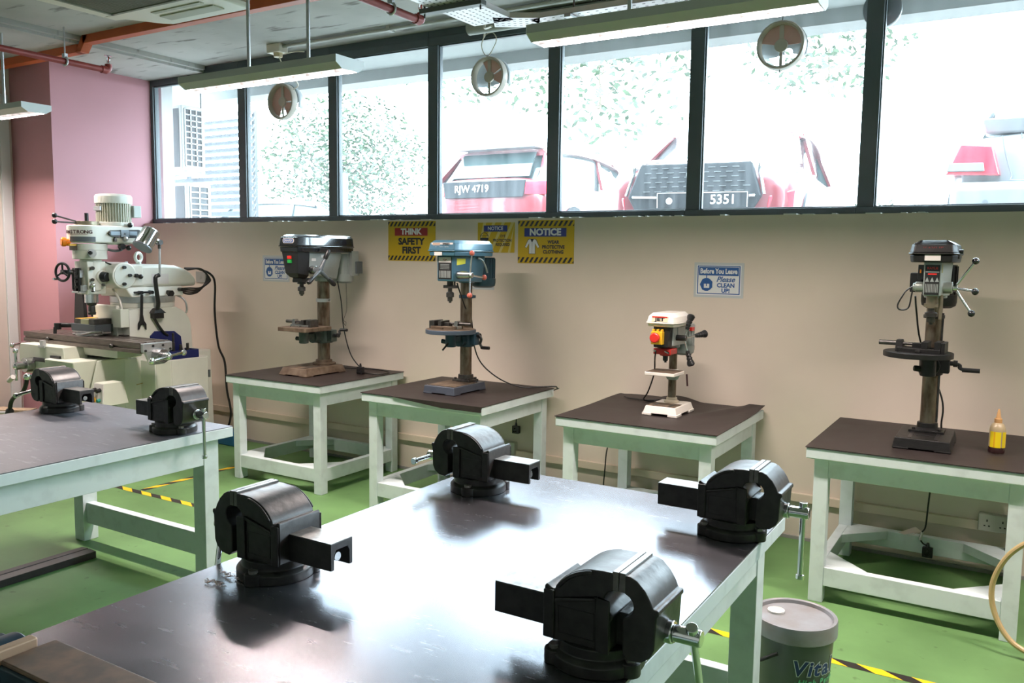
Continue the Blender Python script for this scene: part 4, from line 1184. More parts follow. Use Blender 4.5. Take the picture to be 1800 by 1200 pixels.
MB().cyl((-5.235, -1.11, .865), (-5.17, -1.11, .865), .055, .050, n=28).cyl((-5.17, -1.11, .865), (-5.12, -1.11, .865), .030, n=20).build('feed_dial', steel, parent=tbo, bevel=.002)
MB().tube([(-5.115, -1.24, .845), (-5.115, -1.18, .855), (-5.115, -1.11, .865), (-5.115, -.99, .880)], .0115, 10, 4).ball((-5.115, -1.11, .865), .026).ball((-5.115, -.985, .881), .021).ball((-5.115, -1.245, .844), .023).build('table_crank', chrome, parent=tbo)
MB().cyl((-6.72, -1.11, .87), (-6.80, -1.11, .87), .035, n=20).tube([(-6.82, -1.27, .845), (-6.82, -1.11, .87), (-6.82, -.99, .89)], .011, 10, 4).ball((-6.82, -1.275, .845), .022).build('table_crank', chrome, parent=tbo)
MB().prism([(-6.0 + .13 * math.cos(math.radians(a)), .885 + .085 * math.sin(math.radians(a))) for a in range(180, 361, 15)], 'y', -1.16, -1.14).build('way_bellows', black, parent=mm)
# turret, ram
tu = MB().cyl((-5.97, -.70, 1.165), (-5.97, -.70, 1.205), .235, n=40)
tu.build('turret_base', millw, parent=mm, bevel=.005)
MB().cyl((-5.97, -.70, 1.205), (-5.97, -.70, 1.250), .238, n=48).build('turret_ring', galv, parent=mm)
tt = MB().hexa([(-6.17, -.93, 1.25), (-5.77, -.93, 1.25), (-5.77, -.47, 1.25), (-6.17, -.47, 1.25)],
               [(-6.13, -.96, 1.325), (-5.81, -.96, 1.325), (-5.81, -.45, 1.325), (-6.13, -.45, 1.325)])
tt.build('turret', millw, parent=mm, bevel=.010, segs=3)
for yy, zz, rr in ((-.60, 1.272, .026), (-.77, 1.285, .014), (-.86, 1.285, .014), (-.50, 1.30, .014)):
    MB().cyl((-5.79, yy, zz), (-5.745, yy, zz), rr, n=6 if rr > .02 else 12).build('turret_bolt', black, parent=mm)
MB().cyl((-5.76, -.92, 1.287), (-5.745, -.80, 1.287), .008, n=8).build('turret_pin', black, parent=mm)

ra = MB()
pr = [(-.975, 1.335), (-.975, 1.475), (-.93, 1.498), (-.60, 1.498), (-.50, 1.490), (-.42, 1.468), (-.35, 1.43), (-.31, 1.39), (-.30, 1.36), (-.30, 1.322), (-.93, 1.322)]
ra.prism(pr, 'x', -6.10, -5.82)
ra.build('ram', millw, parent=mm, bevel=.030, segs=4)
MB().box(-5.845, -5.815, -.975, -.80, 1.335, 1.492).build('ram_panel', millw, parent=mm, bevel=.006)
MB().box(-5.8195, -5.8185, -.72, -.57, 1.345, 1.425).build('ram_label', label_w, parent=mm)
MB().torus((-5.93, -.755, 1.552), (1, .25, 0), .034, .012).cyl((-5.93, -.755, 1.49), (-5.93, -.755, 1.52), .020, n=16).build('eye_bolt', millw, parent=mm)
MB().cyl((-5.9, -.88, 1.49), (-5.9, -.88, 1.52), .012, n=10).build('ram_stud', galv, parent=mm)
# knuckle between ram and head
kb = MB().cyl((-6.13, -.965, 1.415), (-5.80, -.965, 1.415), .100, n=40)
kb.build('knuckle_disc', millw, parent=mm, bevel=.008)
MB().cyl((-5.812, -.965, 1.415), (-5.797, -.965, 1.415), .086, n=40).build('knuckle_face', mat('pale_grey_face', (.60, .63, .58), .3), parent=mm)
for yy, zz in ((-.975, 1.477), (-.978, 1.352), (-.93, 1.417), (-.875, 1.417)):
    MB().cyl((-5.81, yy, zz), (-5.775, yy, zz), .0125, n=12).build('knuckle_bolt', black, parent=mm, bevel=.002)

MB().cyl((XM, -1.02, 1.43), (XM, -.95, 1.42), .085, n=32).hexa([(-6.05, -1.03, 1.36), (-5.89, -1.03, 1.36), (-5.86, -.93, 1.33), (-6.08, -.93, 1.33)], [(-6.05, -1.03, 1.50), (-5.89, -1.03, 1.50), (-5.86, -.93, 1.515), (-6.08, -.93, 1.515)]).build('knuckle', millw, parent=mm, bevel=.012, segs=3)
# head
hd = MB().cyl((XM, -1.125, 1.30), (XM, -1.125, 1.535), .075, n=36)
hd.hexa([(-6.06, -1.19, 1.30), (-5.90, -1.19, 1.30), (-5.90, -1.05, 1.315), (-6.06, -1.05, 1.315)], [(-6.06, -1.20, 1.52), (-5.90, -1.20, 1.52), (-5.90, -1.05, 1.52), (-6.06, -1.05, 1.52)])
hd.hexa([(-6.04, -1.20, 1.275), (-5.91, -1.20, 1.275), (-5.91, -1.05, 1.275), (-6.04, -1.05, 1.275)], [(-6.05, -1.20, 1.31), (-5.90, -1.20, 1.31), (-5.90, -1.05, 1.33), (-6.05, -1.05, 1.33)])
hd.cyl((-5.93, -1.085, 1.405), (-5.885, -1.08, 1.405), .062, .050, n=28)
hdo = hd.build('head', millw, parent=mm, bevel=.008, segs=3)
MB().cyl((XM, -1.13, 1.535), (XM, -1.13, 1.61), .118, n=40).cyl((XM, -1.13, 1.60), (XM, -1.13, 1.65), .122, n=40).build('gear_case', millw, parent=mm, bevel=.006)
MB().box(-6.02, -5.92, -1.256, -1.246, 1.60, 1.635).build('maker_plate', mat('dark_brass_plate', (.08, .065, .04), .4, .5), parent=mm)
MB().cyl((-5.87, -1.18, 1.580), (-5.845, -1.19, 1.580), .030, n=24).build('speed_dial', galv, parent=mm)
MB().cyl((-5.845, -1.20, 1.583), (-5.815, -1.225, 1.583), .014, n=12).build('dial_knob', black, parent=mm)
MB().tube([(XM + .06, -1.05, 1.615), (XM + .09, -.99, 1.60), (XM + .09, -.93, 1.61), (XM + .07, -.90, 1.65)], .010, 10, 5).build('oil_pipe', dgrey, parent=mm)
# belt housing with cut-out, nameplates
bh = MB()
pl_ = [(XM + .125 * math.sin(a), -1.145 - .140 * math.cos(a)) for a in [math.radians(q) for q in range(-90, 91, 15)]]
pl_ += [(XM + .155, -.88), (XM + .150, -.775), (XM - .150, -.775), (XM - .155, -.88)]
bh.prism(pl_, 'z', 1.655, 1.785)
bh.box(XM - .12, XM + .12, -1.02, -.87, 1.645, 1.70)
bho = bh.build('belt_housing', millw, parent=mm, bevel=.014, segs=4)
MB().prism([(-1.07, 1.725), (-1.05, 1.752), (-.83, 1.762), (-.80, 1.755), (-.80, 1.715), (-.83, 1.700), (-1.00, 1.698), (-1.05, 1.708)], 'x', XM + .128, XM + .157).build('belt_window', black, parent=bho)
pu = MB().box(XM + .13, XM + .160, -1.06, -.98, 1.712, 1.745).box(XM + .13, XM + .163, -.98, -.91, 1.702, 1.757).box(XM + .13, XM + .161, -.91, -.84, 1.715, 1.748).cyl((XM + .16, -.945, 1.728), (XM + .168, -.945, 1.728), .008, n=10)
pu.build('pulley', mat('pulley_blue_grey', (.17, .21, .24), .4, .5), parent=bho, bevel=.004)
MB().lathe((XM + .155, -.945, 1.690), (1, 0, 0), [(.022, 0), (.018, .018), (.006, .024)], 16).build('lock_knob', galv, parent=bho)
np_ = MB()
np_.m(0).box(XM - .05, XM + .155, -1.29, -1.30, 1.0, 1.0) if False else None
def wrap(b, a0, a1, z0, z1, R=.1265, Ry=.1415, n=8):
    for k in range(n):
        p = [math.radians(a0 + (a1 - a0) * (k + q) / n) for q in (0, 1)]
        b.poly([(XM + R * math.sin(a), -1.145 - Ry * math.cos(a), z) for a, z in ((p[0], z0), (p[1], z0), (p[1], z1), (p[0], z1))])
sp = MB(); wrap(sp, 5, 84, 1.663, 1.700); sp.build('speed_plate', dgrey, parent=bho)
sp = MB(); wrap(sp, 8, 62, 1.7165, 1.7185); sp.build('red_line', signred, parent=bho)
# maker's lettering bent round the housing, letter by letter
word = 'ARMSTRONG'
lt = MB()
for k, chh in enumerate(word):
    a = math.radians(-22 + 11.5 * k)
    lt.text(chh, .034, (XM + .1268 * math.sin(a), -1.145 - .1418 * math.cos(a), 1.733), (math.cos(a), math.sin(a) * .9, 0), (0, 0, 1), .03, 0, 1.15)
lt.build('lettering', mat('lettering_dark_red', (.06, .02, .02), .5), parent=bho)
MB().prism([(-1.03, 1.668), (-1.03, 1.69), (-1.02, 1.70), (-1.01, 1.69), (-1.01, 1.668)], 'x', XM + .135, XM + .157).build('inspection_hole', black, parent=bho)
MB().lathe((XM - .01, -1.275, 1.66), (-.35, -1, 0), [(.022, 0), (.024, .02), (.034, .03), (.034, .05), (.026, .058)], 20).build('emergency_knob', orange, parent=bho)
MB().box(XM - .04, XM + .03, -1.30, -1.24, 1.632, 1.648).build('knob_bracket', yellow, parent=bho)
br = MB().cyl((XM, -1.145, 1.785), (XM, -1.145, 1.815), .085, n=32)
br.build('brake_ring', mat('bronze_ring', (.24, .21, .15), .35, .8), parent=mm, bevel=.003)
MB().cyl((XM, -1.145, 1.815), (XM, -1.145, 1.875), .014, n=12).build('drawbar', black, parent=mm)
for d, e in (((-.02, -.20, .050), 1), ((.02, -.225, .005), 1)):
    o = Vector((XM, -1.175, 1.798))
    s_ = MB().cyl(o, o + Vector(d), .006, n=10).build('brake_lever', dsteel, parent=mm)
    MB().ball(o + Vector(d), .019).build('lever_knob', black, parent=s_)
for p_ in ((XM + .16, -.90, 1.795), (XM + .17, -.765, 1.755)):
    MB().ball(p_, .019).cyl(p_, (p_[0] - .06, p_[1] + .005, p_[2] - .005), .006, n=8).build('housing_knob', black, parent=mm)
MB().cyl((XM + .10, -.945, 1.632), (XM + .14, -.95, 1.632), .022, n=18).ball((XM + .14, -.905, 1.622), .020).cyl((XM + .13, -.95, 1.632), (XM + .14, -.905, 1.622), .006, n=8).build('clutch_lever', black, parent=mm)
# main motor
MB().cyl((XM, -.925, 1.785), (XM, -.925, 1.815), .135, n=40).build('motor_base', millw, parent=mm, bevel=.004)
mb2 = MB().cyl((XM, -.925, 1.80), (XM, -.925, 1.96), .112, n=48)
for k in range(40):
    a = 2 * PI * k / 40
    d = Vector((math.cos(a), math.sin(a), 0)); e = Vector((-d.y, d.x, 0)) * .0035
    p, q = Vector((XM, -.925, 0)) + d * .108, Vector((XM, -.925, 0)) + d * .124
    mb2.hexa([(v + Vector((0, 0, 1.815))) for v in (p - e, q - e, q + e, p + e)], [(v + Vector((0, 0, 1.955))) for v in (p - e, q - e, q + e, p + e)])
mto = mb2.build('motor', mat('motor_cream_grey', (.55, .55, .46), .4), parent=mm)
MB().lathe((XM, -.925, 1.955), (0, 0, 1), [(.130, 0), (.132, .01), (.132, .052), (.122, .066), (.09, .073)], 48).build('motor_fan_cowl', millw, parent=mto)
MB().box(XM + .02, XM + .11, -.83, -.765, 1.855, 1.945).build('terminal_box', mat('terminal_box_grey', (.50, .54, .50), .4), parent=mto, bevel=.005)
MB().box(XM - .05, XM + .03, -1.055, -1.03, 1.90, 1.932).build('rating_plate', galv, parent=mto)
# quill and chuck
MB().cyl((XM, -1.13, 1.212), (XM, -1.13, 1.28), .048, n=32).build('quill', chrome, parent=mm)
MB().lathe((XM, -1.13, 1.118), (0, 0, 1), [(.006, -.012), (.006, 0), (.027, .003), (.029, .02), (.025, .025), (.024, .06), (.022, .07), (.032, .075), (.036, .092), (.050, .095)], 28).build('collet_chuck', dsteel, parent=mm)
# stop rods, quill feed parts at the front
qf = MB()
qf.box(-6.03, -5.99, -1.235, -1.20, 1.30, 1.47)
for zz in (1.33, 1.37, 1.40, 1.43, 1.46):
    qf.cyl((-6.01, -1.225, zz), (-5.965, -1.245, zz), .010, n=10)
qf.cyl((-5.96, -1.225, 1.29), (-5.96, -1.225, 1.47), .011, n=12).cyl((-6.0, -1.25, 1.31), (-6.0, -1.25, 1.46), .008, n=10)
qf.build('quill_stop', black, parent=mm)
MB().box(-6.02, -5.94, -1.232, -1.205, 1.40, 1.455).build('stop_block', galv, parent=mm, bevel=.003)
MB().box(-6.05, -5.92, -1.235, -1.20, 1.285, 1.30).box(-5.945, -5.915, -1.23, -1.195, 1.30, 1.345).build('stop_bracket', galv, parent=mm, bevel=.003)
MB().cyl((-5.905, -1.16, 1.47), (-5.86, -1.18, 1.47), .014, n=12).cyl((-5.905, -1.16, 1.385), (-5.865, -1.18, 1.385), .012, n=12).cyl((-5.905, -1.08, 1.345), (-5.87, -1.09, 1.345), .010, n=10).build('feed_knobs', dsteel, parent=mm)
MB().cyl((-5.88, -1.17, 1.345), (-5.86, -1.185, 1.30), .013, n=12).ball((-5.87, -1.178, 1.345), .018).build('quill_lock', chrome, parent=mm)
hw = MB().torus((-6.02, -1.315, 1.440), (.22, -.97, 0), .064, .0095, 36, 10).cyl((-6.0, -1.25, 1.44), (-6.025, -1.325, 1.440), .017, n=16)
ax_ = Vector((.22, -.97, 0)).normalized(); e1_ = Vector((0, 0, 1)).cross(ax_).normalized()
for a in (90, 210, 330):
    hw.cyl(Vector((-6.02, -1.315, 1.440)), Vector((-6.02, -1.315, 1.440)) + (e1_ * math.cos(math.radians(a)) + Vector((0, 0, 1)) * math.sin(math.radians(a))) * .062, .007, n=8)
hwo = hw.build('handwheel', black, parent=mm)
MB().cyl((-6.06, -1.328, 1.390), (-6.055, -1.365, 1.390), .009, n=10).build('wheel_handle', chrome, parent=hwo)
MB().cyl((-5.89, -1.085, 1.405), (-5.845, -1.075, 1.405), .040, .034, n=28).build('feed_hub', black, parent=mm, bevel=.006)
fl = MB().cyl((-5.85, -1.06, 1.408), (-5.79, -.845, 1.405), .0065, n=10).build('feed_lever', dsteel, parent=mm)
MB().ball((-5.79, -.838, 1.405), .019).build('lever_knob', black, parent=fl)
MB().cyl((-5.92, -1.06, 1.52), (-5.86, -1.0, 1.485), .006, n=8).ball((-5.855, -.995, 1.482), .018).build('head_lever', black, parent=mm)
# work lamp on the column
lb2 = MB().box(-5.76, -5.69, -.80, -.715, 1.085, 1.125).hexa([(-5.76, -.81, 1.125), (-5.68, -.81, 1.125), (-5.68, -.70, 1.125), (-5.76, -.70, 1.125)], [(-5.73, -.785, 1.165), (-5.695, -.785, 1.165), (-5.695, -.74, 1.165), (-5.73, -.74, 1.165)])
wl = lb2.build('work_lamp', black, parent=mm, bevel=.003)
MB().tube([(-5.69, -.77, 1.16), (-5.675, -.775, 1.21), (-5.67, -.79, 1.30), (-5.665, -.80, 1.40), (-5.66, -.77, 1.42)], .016, 10, 3).build('lower_arm', black, parent=wl)
MB().cyl((-5.66, -.765, 1.41), (-5.655, -.765, 1.635), .0085, n=12).build('upper_arm', galv, parent=wl)
MB().cyl((-5.655, -.765, 1.62), (-5.655, -.765, 1.655), .012, n=12).cyl((-5.675, -.765, 1.668), (-5.635, -.765, 1.668), .020, n=14).build('swivel_joint', dsteel, parent=wl)
c_ = Vector((-5.655, -.785, 1.685)); ax_ = Vector((-.05, -.16, -.10)).normalized()
axd = Vector((-.03, -.10, -.055)).normalized()
hc = Vector((-5.66, -.865, 1.695)); dn = Vector((.02, -.52, -.75)).normalized()
MB().lathe(hc - dn * .075, dn, [(.055, 0), (.066, .008), (.070, .13), (.068, .150)], 32).build('lamp_shade', chrome, parent=wl)
MB().lathe(hc + dn * .070, dn, [(.071, 0), (.074, .008), (.072, .014)], 32).build('shade_rim', dgrey, parent=wl)
MB().cyl(hc + Vector((0, .05, .005)), Vector((-5.655, -.765, 1.668)), .016, n=12).build('lamp_bracket', chrome, parent=wl)
# cables at the back of the ram
cb_ = MB()
for k in range(4):
    o = .012 * k
    cb_.tube([(-5.90 + o, -.36, 1.465 - o * .3), (-5.84 + o, -.27, 1.46), (-5.80 + o, -.22, 1.42 - o), (-5.80 + o, -.23, 1.35), (-5.82 + o, -.30, 1.27 + o), (-5.83 + o, -.40, 1.26 + o * 1.3), (-5.84, -.46, 1.30)], .0075, 8, 6)
cb_.tube([(-5.82, -.28, 1.46), (-5.78, -.20, 1.42), (-5.76, -.17, 1.34), (-5.77, -.17, 1.10), (-5.77, -.14, .82), (-5.72, -.12, .68), (-5.70, -.12, .45), (-5.68, -.10, .25), (-5.74, -.09, .10), (-5.8, -.1, .012)], .009, 8, 8)
cb_.build('cables', cord_m, parent=mm)
MB().tube([(-5.85, -.52, 1.27), (-5.77, -.47, 1.22), (-5.755, -.455, 1.15), (-5.76, -.46, 1.11)], .008, 8, 5).build('conduit_hose', galv, parent=mm)
MB().tube([(-5.90, -1.0, 1.31), (-5.83, -1.0, 1.24), (-5.80, -1.0, 1.17), (-5.80, -1.01, 1.13)], .009, 8, 6).build('coolant_hose', mat('clear_hose', (.55, .52, .46), .3), parent=mm)
MB().tube([(-5.72, -.79, 1.10), (-5.715, -.75, 1.03), (-5.72, -.70, .97), (-5.73, -.66, .945)], .011, 8, 6).build('lamp_cable', cord_m, parent=mm)
MB().box(-6.62, -6.50, -.86, -.845, .94, 1.28).hexa([(-6.64, -.87, .94), (-6.48, -.87, .94), (-6.48, -.84, .94), (-6.64, -.84, .94)], [(-6.60, -.87, 1.30), (-6.51, -.87, 1.28), (-6.51, -.84, 1.28), (-6.60, -.84, 1.30)]).build('splash_flap', rubber, parent=mm)

# machine vise on the mill table
mv = thing('machine_vise', 'heavy machine vise with a crank handle on the table of the milling machine', 'machine vise', (-6.05, -1.11, TZ1))
MB().cyl((-6.03, -1.10, TZ1), (-6.03, -1.10, TZ1 + .022), .115, n=40).box(-6.20, -5.86, -1.15, -1.05, TZ1 + .018, TZ1 + .034).build('swivel_base', steel, parent=mv, bevel=.003)
MB().box(-6.17, -5.87, -1.175, -1.02, TZ1 + .034, TZ1 + .088).box(-6.21, -6.17, -1.15, -1.05, TZ1 + .05, TZ1 + .085).build('vise_bed', mat('vise_blue_grey', (.085, .10, .11), .4, .4), parent=mv, bevel=.003)
MB().box(-6.13, -6.05, -1.17, -1.025, TZ1 + .088, TZ1 + .125).build('jaw', dsteel, parent=mv, bevel=.002)
MB().box(-5.95, -5.885, -1.17, -1.025, TZ1 + .088, TZ1 + .130).build('jaw', dsteel, parent=mv, bevel=.002)
MB().box(-6.05, -5.955, -1.172, -1.05, TZ1 + .088, TZ1 + .124).build('workpiece', mat('green_yellow_block', (.33, .34, .20), .45), parent=mv)
MB().box(-6.13, -6.06, -1.165, -1.03, TZ1 + .125, TZ1 + .127).build('yellow_strip', yellow, parent=mv)
MB().cyl((-6.21, -1.10, TZ1 + .065), (-6.34, -1.16, TZ1 + .062), .018, n=16).cyl((-6.34, -1.18, TZ1 + .08), (-6.34, -1.18, TZ1 + .03), .026, n=18).cyl((-6.34, -1.20, TZ1 + .05), (-6.33, -1.22, TZ1 - .13), .013, n=12).ball((-6.33, -1.22, TZ1 - .135), .022).build('crank_handle', black, parent=mv, bevel=.002)
MB().tube([(-6.10, -1.20, TZ1 + .012), (-5.98, -1.20, TZ1 + .016), (-5.88, -1.19, TZ1 + .035), (-5.80, -1.16, TZ1 + .040)], .010, 8, 4).build('clamp_bar', steel, parent=mv)
# spanner hanging on the column
sp = MB()
sp.prism([(-.885, 1.275), (-.865, 1.27), (-.872, 1.12), (-.862, 1.07), (-.845, 1.045), (-.845, 1.00), (-.856, 1.005), (-.862, 1.03), (-.878, 1.045), (-.896, 1.035), (-.905, 1.008), (-.917, 1.005), (-.915, 1.05), (-.900, 1.075), (-.894, 1.12)], 'x', -5.735, -5.725)
tag(sp.build('spanner', black, loc=(-5.73, -.88, 1.14), bevel=.002), 'black open-ended spanner hanging on the milling machine column', 'spanner')
# blue collet tray on the cabinet with cutters in it
tr = thing('tool_rack', 'dark blue plastic tool rack on top of the milling machine cabinet', 'tool rack', (-5.64, -.66, .772))
MB().box(-5.73, -5.565, -.815, -.500, .772, .782).box(-5.575, -5.565, -.815, -.500, .782, .835).box(-5.73, -5.575, -.815, -.808, .782, .835).box(-5.73, -5.575, -.507, -.500, .782, .835).build('tray', blue_rack, parent=tr, bevel=.002)
MB().prism([(-.815, .782), (-.815, .95), (-.775, .985), (-.60, .975), (-.54, .93), (-.520, .782)], 'x', -5.735, -5.725).build('back_panel', blue_rack, parent=tr, bevel=.002)
for k in range(9):
    yy = -.785 + .032 * k; hh = random.uniform(.06, .12) + (.07 if k in (1, 2, 3) else 0)
    xx = -5.66 + .035 * (k % 2)
    c_ = MB().lathe((xx, yy, .782), (0, 0, 1), [(.0125, 0), (.0125, hh * .6), (.009, hh * .62), (.009, hh)], 14)
    tag(c_.build('milling_cutter', dsteel, loc=(xx, yy, .782)), 'dark steel cutter standing in the blue rack on the milling machine cabinet', 'cutter', 'cutters in the blue tool rack')

# ------------------------------------------------------------------ signs
EX, EZ = (1, 0, 0), (0, 0, 1)
def stripes(b, x0, x1, z0, z1, y, step=.036, slant=.022, w=.018):
    x = x0 - slant
    while x < x1:
        q = [(x, z0), (x + w, z0), (x + w + slant, z1), (x + slant, z1)]
        # clip to the strip
        cl = []
        for k in range(4):
            (ax, az), (bx, bz) = q[k], q[(k + 1) % 4]
            def inside(px): return x0 <= px <= x1
            if inside(ax): cl.append((ax, az))
            for lim in (x0, x1):
                if (ax - lim) * (bx - lim) < 0:
                    tt_ = (lim - ax) / (bx - ax); cl.append((lim, az + (bz - az) * tt_))
        if len(cl) >= 3:
            c_x = sum(p[0] for p in cl) / len(cl); c_z = sum(p[1] for p in cl) / len(cl)
            cl.sort(key=lambda p: math.atan2(p[1] - c_z, p[0] - c_x))
            b.poly([(px, y, pz) for px, pz in cl])
        x += step
def plate(x0, x1, z0, z1, y=-.003):
    return MB().box(x0, x1, y, 0, z0, z1)
Y1, Y2, Y3 = -.0036, -.0042, -.0050
x0, x1, z0, z1 = -4.044, -3.613, 1.555, 1.842
b = plate(x0, x1, z0, z1)
b.m(1); stripes(b, x0, x1, z1 - .037, z1 - .004, Y1); stripes(b, x0, x1, z0 + .004, z0 + .037, Y1)
b.m(2).box(-3.982, -3.682, Y1, -.003, 1.737, 1.793)
b.m(3).text('THINK', .058, (-3.832, Y2, 1.765), EX, EZ, .05, 0, 1.05)
b.m(1).text('SAFETY', .066, (-3.830, Y2, 1.694), EX, EZ, .045, 0, 1.08).text('FIRST', .066, (-3.828, Y2, 1.630), EX, EZ, .045, 0, 1.08)
tag(b.build('safety_sign', [signy, signk, signred, paper], loc=(-3.83, 0, 1.70)), 'yellow sign reading THINK SAFETY FIRST, leftmost of the yellow signs under the window', 'sign')
x0, x1, z0, z1 = -3.250, -2.953, 1.622, 1.826
b = plate(x0, x1, z0, z1)
b.m(1)
for k in range(5):
    xa = x0 + .015 + k * .075
    b.poly([(max(x0, xa - .07), Y1, z0), (max(x0, xa - .05) if xa - .05 > x0 else x0, Y1, z0), (min(x1, xa + .055), Y1, z1), (min(x1, xa + .03), Y1, z1)])
b.m(2).box(-3.200, -3.010, Y2, Y1, 1.764, 1.806)
b.m(3).text('NOTICE', .034, (-3.105, Y3, 1.785), EX, EZ, .02, 0, 1.0)
b.m(4).text('EYE', .026, (-3.045, Y2, 1.733), EX, EZ, .02).text('PROTECTION', .026, (-3.050, Y2, 1.704), EX, EZ, .035, 0, .92).text('REQUIRED', .026, (-3.045, Y2, 1.676), EX, EZ, .035, 0, .92)
hx, hz = -3.195, 1.725
pts = [(hx + .034 * math.cos(math.radians(a)), hz + .034 * math.sin(math.radians(a))) for a in range(0, 181, 15)]
for k in range(len(pts) - 1):
    (ax, az), (bx, bz) = pts[k], pts[k + 1]
    b.poly([(ax, Y2, az), (bx, Y2, bz), (hx + (bx - hx) * .88, Y2, hz + (bz - hz) * .88), (hx + (ax - hx) * .88, Y2, hz + (az - hz) * .88)])
b.box(hx - .034, hx + .034, Y2, Y1, hz - .022, hz - .002).box(hx - .034, hx + .034, Y2, Y1, hz + .010, hz + .013)
b.poly([(hx - .026, Y2, hz - .022), (hx - .010, Y2, hz - .050), (hx + .010, Y2, hz - .050), (hx + .026, Y2, hz - .022)])
tag(b.build('safety_sign', [signy, signy2, signblue, paper, signk], loc=(-3.1, 0, 1.72)), 'small yellow sign reading NOTICE EYE PROTECTION REQUIRED, partly behind the blue drill hood', 'sign')
x0, x1, z0, z1 = -2.925, -2.504, 1.554, 1.838
b = plate(x0, x1, z0, z1)
b.m(1); stripes(b, x0, x1, z1 - .040, z1 - .005, Y1); stripes(b, x0, x1, z0 + .005, z0 + .040, Y1)
b.m(2).box(-2.876, -2.560, Y1, -.003, 1.730, 1.786)
b.m(3).text('NOTICE', .060, (-2.718, Y2, 1.758), EX, EZ, .045, 0, 1.08)
b.m(1).text('WEAR', .030, (-2.655, Y2, 1.693), EX, EZ, .045).text('PROTECTIVE', .030, (-2.655, Y2, 1.661), EX, EZ, .045, 0, .98).text('CLOTHING', .030, (-2.655, Y2, 1.629), EX, EZ, .045)
cx = -2.815
b.m(1)
for w_, y_ in ((.003, Y1), (0, Y2)):
    b.m(1 if w_ else 3)
    b.poly([(cx - .022 - w_, y_, 1.618 - w_), (cx + .022 + w_, y_, 1.618 - w_), (cx + .022 + w_, y_, 1.712 + w_), (cx - .022 - w_, y_, 1.712 + w_)])
    for s_ in (-1, 1):
        q = [(cx + s_ * .020, 1.713 + w_), (cx + s_ * (.030 + w_), 1.708 + w_), (cx + s_ * (.054 + w_), 1.662), (cx + s_ * .044, 1.655 - w_), (cx + s_ * .020, 1.690)]
        b.poly([(p, y_, q_) for p, q_ in (q if s_ < 0 else q[::-1])])
b.m(1).box(cx - .0008, cx + .0008, Y3, Y2, 1.62, 1.69).poly([(cx - .012, Y3, 1.712), (cx, Y3, 1.690), (cx + .012, Y3, 1.712)])
tag(b.build('safety_sign', [signy, signk, signblue, paper], loc=(-2.71, 0, 1.70)), 'yellow sign reading NOTICE WEAR PROTECTIVE CLOTHING, rightmost of the yellow signs', 'sign')
def clean_sign(x0, x1, z0, z1, label):
    b = plate(x0, x1, z0, z1, -.002)
    cx, cz = (x0 + x1) / 2, (z0 + z1) / 2
    hw, hh = (x1 - x0) / 2, (z1 - z0) / 2
    b.m(1).box(cx - hw * .90, cx + hw * .90, -.0025, -.002, cz - hh * .86, cz + hh * .86)
    b.m(2).box(cx - hw * .86, cx + hw * .86, -.0030, -.0025, cz - hh * .80, cz + hh * .82)
    b.m(1).box(cx - hw * .82, cx + hw * .82, -.0035, -.003, cz - hh * .75, cz + hh * .77)
    b.m(2).box(cx - hw * .80, cx + hw * .80, -.0040, -.0035, cz + hh * .26, cz + hh * .74)
    s_ = hh / .104
    b.m(1).text('Before You Leave', .042 * s_, (cx, -.0046, cz + hh * .50), EX, EZ, .035, 0, .74)
    b.m(2).text('Please', .044 * s_, (cx + hw * .28, -.0042, cz + hh * .04), EX, EZ, .022, .35, 1.0)
    b.text('CLEAN', .034 * s_, (cx + hw * .30, -.0042, cz - hh * .30), EX, EZ, .04).text('UP!', .034 * s_, (cx + hw * .30, -.0042, cz - hh * .60), EX, EZ, .04)
    # generic round broom-and-bucket blob
    px, pz = cx - hw * .48, cz - hh * .26
    n = 14
    pts = [(px + hw * .24 * math.cos(2 * PI * k / n) * (1 + .12 * (k % 2)), pz + hh * .38 * math.sin(2 * PI * k / n)) for k in range(n)]
    b.poly([(p, -.0041, q) for p, q in pts])
    b.m(1).box(px - hw * .10, px + hw * .12, -.0046, -.0041, pz - hh * .20, pz + hh * .04)
    b.m(2).box(px - hw * .015, px + hw * .02, -.0050, -.0041, pz - hh * .1, pz + hh * .52)
    return tag(b.build('cleanup_notice', [lam, paper, signlb], loc=(cx, 0, cz)), label, 'notice')
clean_sign(-5.373, -5.070, 1.368, 1.579, 'blue and white clean-up notice beside the black-hooded drill press')
clean_sign(-3.398, -3.112, 1.366, 1.577, 'blue and white clean-up notice mostly hidden behind the blue drill press')
clean_sign(-1.693, -1.394, 1.371, 1.577, 'blue and white clean-up notice alone on the wall above the small white drill press')
tag(MB().box(-6.20, -6.08, -.012, 0, 1.335, 1.43).box(-6.155, -6.125, -.016, -.012, 1.365, 1.40).build('wall_switch', mat('switch_grey', (.30, .31, .28), .5), loc=(-6.14, 0, 1.38), bevel=.003), 'grey switch plate on the wall behind the milling machine ram', 'switch')
def socket(x, z, label):
    t = thing('wall_socket', label, 'socket', (x, 0, z))
    MB().box(x - .075, x + .075, -.045, 0, z - .045, z + .045).build('socket_box', mat('socket_grey', (.42, .42, .36), .45), parent=t, bevel=.006)
    f = MB()
    for dx in (-.035, .035):
        f.box(x + dx - .003, x + dx + .003, -.0465, -.045, z + .006, z + .018).box(x + dx - .014, x + dx - .006, -.0465, -.045, z - .018, z - .012).box(x + dx + .006, x + dx + .014, -.0465, -.045, z - .018, z - .012)
    f.build('socket_holes', black, parent=t)
socket(-.05, .275, 'grey double wall socket under the table of the tall black drill press')
socket(-2.98, .285, 'grey double wall socket under the table of the blue drill press')

